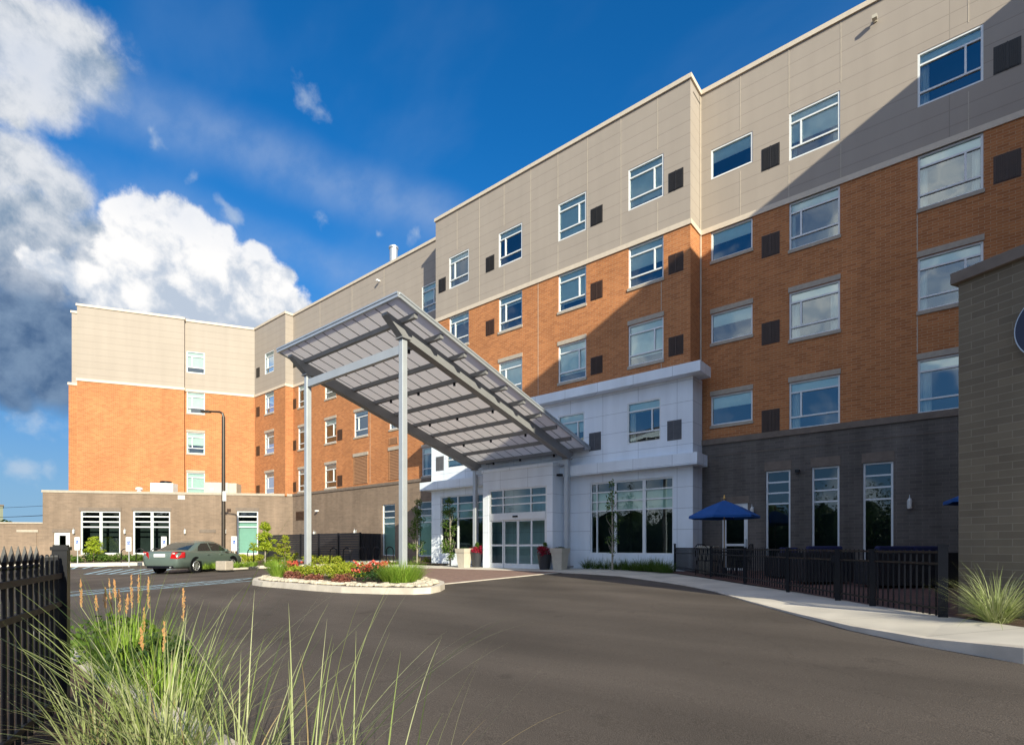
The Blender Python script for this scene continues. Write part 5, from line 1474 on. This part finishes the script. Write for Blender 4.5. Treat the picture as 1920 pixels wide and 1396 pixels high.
# x: half width, underside, belt height, centre height
prof = [(-2.54, .70, .42, .72, .80), (-2.50, .82, .30, .86, .95), (-2.35, .88, .24, .99, 1.035), (-1.9, .925, .22, 1.02, 1.07), (-1.2, .94, .20, 1.00, 1.05), (0, .945, .19, .97, 1.0),
        (1.0, .94, .20, .95, 1.0), (1.6, .93, .22, .90, .98), (2.1, .88, .24, .80, .88), (2.42, .78, .28, .66, .72), (2.52, .62, .36, .56, .60)]
m = MB(); xs = [-2.54, -2.5, -2.43, -2.35, -2.15] + [-1.9 + .25 * k for k in range(16)] + [2.1, 2.28, 2.42, 2.52]
rings = []
for x in xs:
    hw, zb_, zs_, zc_ = interp(prof, x)
    half = [(0, zb_), (hw * .80, zb_), (hw * .95, zb_ + .10), (hw, zb_ + (zs_ - zb_) * .48), (hw * .985, zs_ - .07), (hw * .94, zs_), (hw * .6, zs_ + (zc_ - zs_) * .75), (0, zc_)]
    rings.append([(x, y, z) for y, z in half] + [(x, -y, z) for y, z in half[-2:0:-1]])
nn = len(rings[0])
vs = [p for r_ in rings for p in r_]; fs = []
for i in range(len(rings) - 1):
    for k in range(nn): fs.append((i * nn + k, i * nn + (k + 1) % nn, (i + 1) * nn + (k + 1) % nn, (i + 1) * nn + k))
fs += [tuple(range(nn))[::-1], tuple((len(rings) - 1) * nn + k for k in range(nn))]
m.add(vs, fs); m.build("body", M['carpaint'], car, smooth=True)
# cabin: side outline, wider at the belt than at the roof
ctop = [(-1.72, 1.03), (-1.30, 1.24), (-.95, 1.405), (-.55, 1.485), (-.1, 1.51), (.30, 1.485), (.65, 1.38), (1.0, 1.17), (1.30, .98)]
m = MB(); rr = []
for x, z in ctop:
    t_ = min(1, (z - .97) / .53); yw = .87 - .25 * t_
    rr.append([(x, .89, .96), (x, (.89 + yw) / 2 + .02, (.96 + z) / 2), (x, yw, z - .02), (x, yw * .72, z + .004), (x, 0, z + .016), (x, -yw * .72, z + .004), (x, -yw, z - .02), (x, -(.89 + yw) / 2 - .02, (.96 + z) / 2), (x, -.89, .96)])
nn = 9
m.add([p for r_ in rr for p in r_], [(i * nn + k, (i + 1) * nn + k, (i + 1) * nn + k + 1, i * nn + k + 1) for i in range(len(rr) - 1) for k in range(nn - 1)])
m.build("roof", M['carpaint'], car, smooth=True)
def side_y(z): return .885 - .27 * max(0, (z - .97) / .53) + .012
for s in (-1, 1):
    for name, pts in (("rear_side_window", [(-1.25, 1.03), (-.30, 1.03), (-.30, 1.40), (-.78, 1.385), (-1.10, 1.22)]), ("front_side_window", [(-.22, 1.03), (.98, 1.02), (.62, 1.27), (.34, 1.385), (-.22, 1.405)])):
        vs = [(x, s * (side_y(z) + .012), z) for x, z in pts]
        m = MB(); m.add(vs, [tuple(range(5)) if s < 0 else tuple(range(5))[::-1]]); m.build(name, M['carglass'], car)
def zc_at(x):
    for (x0, z0), (x1, z1) in zip(ctop, ctop[1:]):
        if x0 <= x <= x1: return z0 + (z1 - z0) * (x - x0) / (x1 - x0)
for name, x0, x1 in (("rear_window", -1.66, -1.0), ("windscreen", .62, 1.24)):
    m = MB(); k = 4; vs = []
    for i in range(k + 1):
        x = x0 + (x1 - x0) * i / k; z = zc_at(x); t_ = min(1, max(0, (z - .97) / .53)); yw = (.87 - .25 * t_) * .84
        dz_ = .022
        vs += [(x + (-.012 if x < 0 else .012), -yw, z + dz_ - .008), (x + (-.012 if x < 0 else .012), 0, z + dz_ + .012), (x + (-.012 if x < 0 else .012), yw, z + dz_ - .008)]
    m.add(vs, [(3 * i + j, 3 * i + j + 1, 3 * i + 3 + j + 1, 3 * i + 3 + j) for i in range(k) for j in range(2)]); m.build(name, M['carglass'], car, smooth=True)
for s in (-1, 1):
    m = MB(); m.add([(-2.515, s * .50, .70), (-2.47, s * .80, .68), (-2.16, s * .93, .74), (-2.16, s * .935, .98), (-2.40, s * .86, 1.0), (-2.50, s * .58, .98)], [tuple(range(6)) if s < 0 else tuple(range(6))[::-1]])
    vs = list(m.v); m.add([(x - .05, y * 1.015, z) for x, y, z in vs], [tuple(range(6)) if s < 0 else tuple(range(6))[::-1]]); n0 = 6
    m.f += [(i, (i + 1) % 6, n0 + (i + 1) % 6, n0 + i) for i in range(6)]; m.m += [0] * 6
    o = m.build("tail_light", M['redlens'], car)
    MB().add([(-2.575, s * .62, .90), (-2.55, s * .72, .90), (-2.545, s * .72, .94), (-2.57, s * .63, .94)], [(0, 1, 2, 3) if s < 0 else (3, 2, 1, 0)]).build("reversing_lens", M['clearlens'], o)
    MB().box(2.36, 2.47, s * .62 - .14, s * .62 + .14, .56, .66).build("headlight", M['clearlens'], car)
    MB().box(.72, .86, min(s * .93, s * 1.06), max(s * .93, s * 1.06), .98, 1.10).build("wing_mirror", M['carpaint'], car, bevel=.03)
    for x in (-1.42, 1.44):
        m = MB(); disc_y = s * .80
        prof_t = [(.20, -.10), (.30, -.11), (.335, -.08), (.34, 0), (.335, .08), (.30, .11), (.20, .10)]
        o_ = MB().lathe(prof_t, 24)
        o_.v = [(v_[0], v_[2], v_[1]) for v_ in o_.v]
        o_.v = [(v_[0] + x, v_[1] + s * .82, v_[2] + .33) for v_ in o_.v]
        tyre = o_.build("wheel", M['rubber'], car, smooth=True)
        r_ = MB(); yy = s * .932
        disc(r_, 0, 0, .06, yy - .004, yy + .004, 14)
        r_.v = [(v_[0] + x, v_[1], v_[2] + .33) for v_ in r_.v]
        for k in range(7):
            a = 2 * PI * k / 7; r_.bar((x + .04 * math.cos(a), yy, .33 + .04 * math.sin(a)), (x + .215 * math.cos(a), yy, .33 + .215 * math.sin(a)), .05, .02, up=(0, 1, 0))
        r_.tube([(x + .215 * math.cos(2 * PI * k / 20), yy, .33 + .215 * math.sin(2 * PI * k / 20)) for k in range(21)], .018, 6)
        r_.build("rim", M['rim'], tyre)
        a_ = MB(); disc(a_, 0, 0, .40, s * .938 - .004, s * .938 - .002, 28)
        a_.v = [(v_[0] + x, v_[1] - s * .02 + s * .012, v_[2] + .36) for v_ in a_.v]
        a_.build("wheel_arch", M['black'], car)
MB().box(-2.575, -2.545, -.26, .26, .76, .90).build("licence_plate", M['signwhite'], car)
MB().box(-2.53, -2.4, -.62, .62, .26, .36).build("rear_valance", M['black'], car)
MB().tube([(-2.56, -.5, .3), (-2.45, -.5, .3)], .035, 8).build("exhaust", M['alu'], car)
for s in (-1, 1):
    for x in (-.55, .45): MB().box(x - .09, x + .09, min(s * .938, s * .965), max(s * .938, s * .965), .83, .865).build("door_handle", M['carpaint'], car)

# ------------------------------------------------------------------ fence and grasses in the foreground
p0 = cam_pt(-.8455 * 3.75, 3.75); p1 = cam_pt(-1.05, -.3)
vec = (p1 - p0); vec.z = 0; LN = vec.length; rzf_ = math.atan2(vec.y, vec.x)
ff = thing("spear_top_fence", "black metal fence with spear tops at the left edge", "fence", (p0.x, p0.y, HC), rzf_)
zb_ = G(p0.x, p0.y) + .08 - HC
m = MB(); m.box(-.042, .042, -.042, .042, zb_ - .1, -.03); m.build("post", M['black'], ff)
m = MB(); m.box(-.05, .05, -.05, .05, -.03, -.005); m.box(-.038, .038, -.038, .038, -.005, .008); m.build("post_cap", M['black'], ff)
for z in (-.205, -.40, zb_ + .12):
    m = MB(); m.bar((.05, 0, z), (LN, 0, z), .036, .036); m.build("rail", M['rail'], ff)
n = int(LN / .105)
fr_ = random.Random(3)
pk = MB()
for k in range(n):
    x = .11 + k * .105
    if x > LN - .05: break
    m = MB(); m.box(x - .010, x + .010, -.010, .010, zb_ + .03, -.13)
    o = m.build("picket", M['black'], ff)
    if k < 26:
        top = .0 if k > 3 else -.055
        sp = MB(); rings_ = [(-.132, .010), (-.125, .016), (-.115, .016), (-.108, .008), (-.085, .015), (-.05, .010), (top, .0012)] if top == 0 else [(-.132, .010), (-.10, .010), (-.075, .010), (-.065, .009), (-.06, .007), (-.057, .005), (top, .002)]
        sp.add([(x + r_ * cx_, r_ * cy_, z_) for z_, r_ in rings_ for cx_, cy_ in ((-1, -1), (1, -1), (1, 1), (-1, 1))],
               [(4 * i + j, 4 * i + (j + 1) % 4, 4 * i + 4 + (j + 1) % 4, 4 * i + 4 + j) for i in range(6) for j in range(4)])
        sp.build("spear_tip", M['black'], o)
rng.seed(23)
# foreground grass clumps
def fg(X, Y, name, label, fn, mats):
    p = cam_pt(X, Y); p.z = G(p.x, p.y) + .10
    m = MB(); fn(m)
    return put_plant(m, name, mats, label, "ornamental grass", p, "arching grasses in the foreground bed")
def bigclump(n, L, w=.008, tilt=.55, droop=.75, sp=.14, dark=.12):
    def f(m):
        grass(m, (0, 0, 0), int(n * (1 - dark)), L, w, sp, tilt, droop, 9, 0)
        grass(m, (0, 0, 0), int(n * dark), L * .95, w, sp, tilt * .8, droop * .8, 9, 1)
        grass(m, (0, 0, 0), int(n * .16), L * .8, w * .8, sp, tilt * 1.2, droop * 1.8, 9, 2)
        grass(m, (0, 0, 0), n // 2, L * .5, w * .8, sp, tilt * .9, droop, 5, 0)
    return f
mm = [M['blade'], M['bladedark'], M['deadblade']]
def directed(lst, L, w):
    def f(m):
        for az, tl, k in lst: blade(m, (rng.gauss(0, .05), rng.gauss(0, .05), 0), RZ + az, tl, L * k, w * rng.uniform(.85, 1.1), rng.uniform(.35, .8), 12, 0 if rng.random() < .85 else 1)
    return f
def both(*fs):
    def f(m):
        for g_ in fs: g_(m)
    return f
long_left = [(PI + rng.gauss(-.1, .45), rng.uniform(.55, 1.0), rng.uniform(.75, 1.1)) for _ in range(16)]
long_right = [(rng.gauss(.1, .45), rng.uniform(.25, .75), rng.uniform(.7, 1.05)) for _ in range(14)]
fg(-1.82, 2.80, "arching_grass", "largest pale arching grass clump in the foreground, left of centre", both(bigclump(150, .88, .0075, .52, .8, .22), directed(long_left, 1.55, .0095), directed(long_right, 1.45, .009)), mm)
fg(-1.30, 2.50, "arching_grass", "mid-sized pale grass clump leaning over the foreground kerb", bigclump(40, .95, .008, .50, .7, .18, .2), mm)
fg(-.92, 2.30, "arching_grass", "sparse pale grass clump of long upright blades right of the foreground kerb", both(bigclump(22, 1.02, .0075, .36, .5, .22, .15), directed([(rng.gauss(.15, .35), rng.uniform(.45, .8), rng.uniform(.8, 1.1)) for _ in range(9)], 1.25, .008)), mm)
fg(-.52, 2.10, "arching_grass", "rightmost sparse pale grass clump in the foreground", bigclump(15, .92, .008, .38, .6, .25, .1), mm)
fg(-2.35, 3.0, "arching_grass", "pale arching grass clump close to the spear-top fence", bigclump(60, .85, .0075, .6, .9, .16), mm)
fg(-2.45, 3.75, "arching_grass", "mid-green arching clump behind the largest pale foreground clump", bigclump(130, .62, .0075, .42, .7, .24), [M['bladegreen'], M['bladedark'], M['deadblade']])
# feather reed grass with tan seed heads
rp = cam_pt(-3.30, 4.6); rp.z = G(rp.x, rp.y) + .10
reed = thing("feather_reed_grass", "upright green reed grass with tan seed heads beside the spear-top fence", "ornamental grass", rp)
m = MB(); grass(m, (0, 0, 0), 380, .55, .007, .28, .22, .5, 6); grass(m, (0, 0, 0), 60, .9, .006, .28, .18, .4, 7); m.build("foliage", M['bladegreen'], reed)
heads = [(196, 1104, 1140), (206, 1085, 1150), (215, 1088, 1120), (222, 1105, 1150), (236, 1115, 1150), (246, 1080, 1140), (258, 1078, 1130), (277, 1082, 1140), (150, 1088, 1138), (178, 1118, 1145), (270, 1140, 1185), (342, 1105, 1165), (266, 1178, 1218), (306, 1168, 1222)]
for (u, v0, v1) in heads:
    Yh = rng.uniform(4.4, 5.0) if u < 330 and v1 < 1200 else rng.uniform(3.6, 4.0)
    def loc(u_, v_): return cam_pt((u_ - 960) / F * Yh, Yh, zv(v_, Yh)) - rp
    top, bot = loc(u + rng.uniform(-3, 3), v0), loc(u + rng.uniform(0, 4), v1)
    foot = Vector((bot.x * .6 + rng.gauss(0, .05), bot.y * .6 + rng.gauss(0, .05), 0))
    s_ = MB(); mid = foot.lerp(bot, .55) + Vector((0, 0, .02))
    s_.tube([foot, mid, bot, bot.lerp(top, .9)], [.0025, .0022, .002, .0012], 5)
    st_ = s_.build("stalk", M['blade'], reed)
    s_ = MB(); d_ = top - bot; L_ = d_.length
    for k in range(70):
        t_ = rng.random(); wdt = .009 * math.sin(PI * min(.97, .12 + t_ * .85)) + .002
        c_ = bot + d_ * t_ + Vector((rng.gauss(0, wdt * .5), rng.gauss(0, wdt * .5), 0))
        e_ = (d_.normalized() + Vector((rng.gauss(0, .25), rng.gauss(0, .25), 0))).normalized() * rng.uniform(.014, .024)
        w_ = e_.orthogonal().normalized() * .0035
        s_.add([c_ - w_, c_ + w_ * .9, c_ + e_ + w_ * .2, c_ + e_ - w_ * .2], [(0, 1, 2, 3)])
    s_.build("seed_head", M['seed'], st_)
# low leafy plants between fence and kerb
for (X, Y, s, mt_, lb) in ((-4.0, 5.3, .42, 'leaf_green', "low dark leafy plant by the fence post base"), (-3.05, 4.5, .34, 'leaf_dark', "dark leafy plant behind the reed grass, against the kerb")):
    p = cam_pt(X, Y); p.z = G(p.x, p.y) + .1
    m = MB(); clump(m, (0, 0, s * .5), (s, s, s * .6), 700, .035); put_plant(m, "shrub", [M[mt_]], lb, "shrub", p)
# grass clump against the annex wall
p = gp(1868, 1166, .13)
m = MB(); grass(m, (0, 0, 0), 330, .78, .010, .12, .55, 1.1, 8); grass(m, (0, 0, 0), 240, .5, .009, .11, .6, 1.1, 6)
put_plant(m, "arching_grass", [M['blade']], "sunlit pale grass clump in mulch against the olive annex wall", "ornamental grass", p)

# ------------------------------------------------------------------ far things on the left, woods behind the camera
d = ray(2, 990)
fb_p = cam_pt(-.985 * 130, 130)
t = thing("far_building", "distant olive building with blue window band at the left edge", "building", (fb_p.x, fb_p.y, 0), RZ + R(44))
hz = zv(947, 130)
MB().box(-22, 2.9, 0, 12, -2, hz).build("wall", M['farwall'], t)
MB().box(-22.2, 3.05, -.2, 12.2, hz, hz + .35).build("roof", M['darkcap'], t)
for k in range(6): MB().box(-3.6 * k - 3.4, -3.6 * k - .5, -.06, -.01, hz - 5.2, hz - 3.0).build("window", M['farglass'], t)
for (u, hz_, r_) in ((6, 974, 2.4), (20, 975, 1.8)):
    p = cam_pt((u - 960) / F * 110, 110)
    t = thing("far_tree", "small distant tree below the olive building" if u < 10 else "small distant tree right of the olive building", "tree", (p.x, p.y, 0))
    h = zv(hz_, 110)
    MB().tube([(0, 0, -1), (0, 0, h * .8)], [.25, .1], 7).build("trunk", M['bark'], t)
    m = MB()
    for k in range(6): clump(m, (rng.uniform(-r_, r_), rng.uniform(-r_, r_), h - r_ * rng.uniform(.4, 1.4)), (r_ * .7, r_ * .7, r_ * .6), 120, .4)
    m.build("crown", M['leaf_dark'], t)
for v0, v1, n in ((946, 942, 0), (962, 961, 1), (963, 960, 2)):
    Yl = 85
    a, b = cam_pt(-1.15 * Yl, Yl, zv(v0 + 4, Yl)), cam_pt(-.80 * Yl, Yl, zv(v1, Yl))
    pts = [a.lerp(b, t_ / 12) - Vector((0, 0, .5 * math.sin(PI * t_ / 12))) for t_ in range(13)]
    o = MB().tube(pts, .03, 5).build("power_line", M['black'])
    tag(o, ["uppermost thin power line against the sky at far left", "middle power line at far left above the low wall", "lowest sagging power line at far left above the low wall"][n], "power line", "power lines at far left")
m = MB()
wr = random.Random(2)
for k in range(230):
    x = wr.uniform(-120, 60); y = -38 - wr.uniform(0, 14) - abs(x + 20) * .12; h = wr.uniform(6, 11)
    clump(m, (x, y, h * .45 - 1), (wr.uniform(2, 4), wr.uniform(2, 3), h * .6), 380, .20, 0, .15)
for k in range(150):
    x = wr.uniform(-125, 65); y = -42 - wr.uniform(0, 10) - abs(x + 20) * .12; h = wr.uniform(4.5, 7.5); r0 = wr.uniform(2.5, 4.5)
    m.lathe([(r0 * .8, -1.5), (r0, h * .3), (r0 * .85, h * .65), (r0 * .45, h * .9), (.2, h)], 9, (x, y, 0))
tag(m.build("woods", M['leaf_dark']), "wooded strip across the lot behind the viewer", "woods", None, "stuff")

# ------------------------------------------------------------------ render settings
scene.view_settings.view_transform = 'Standard'
scene.view_settings.look = 'None'
scene.view_settings.gamma = 1.0
scene.view_settings.exposure = EXPO
scene.cycles.use_denoising = True
scene.cycles.max_bounces = 8
scene.cycles.transparent_max_bounces = 12
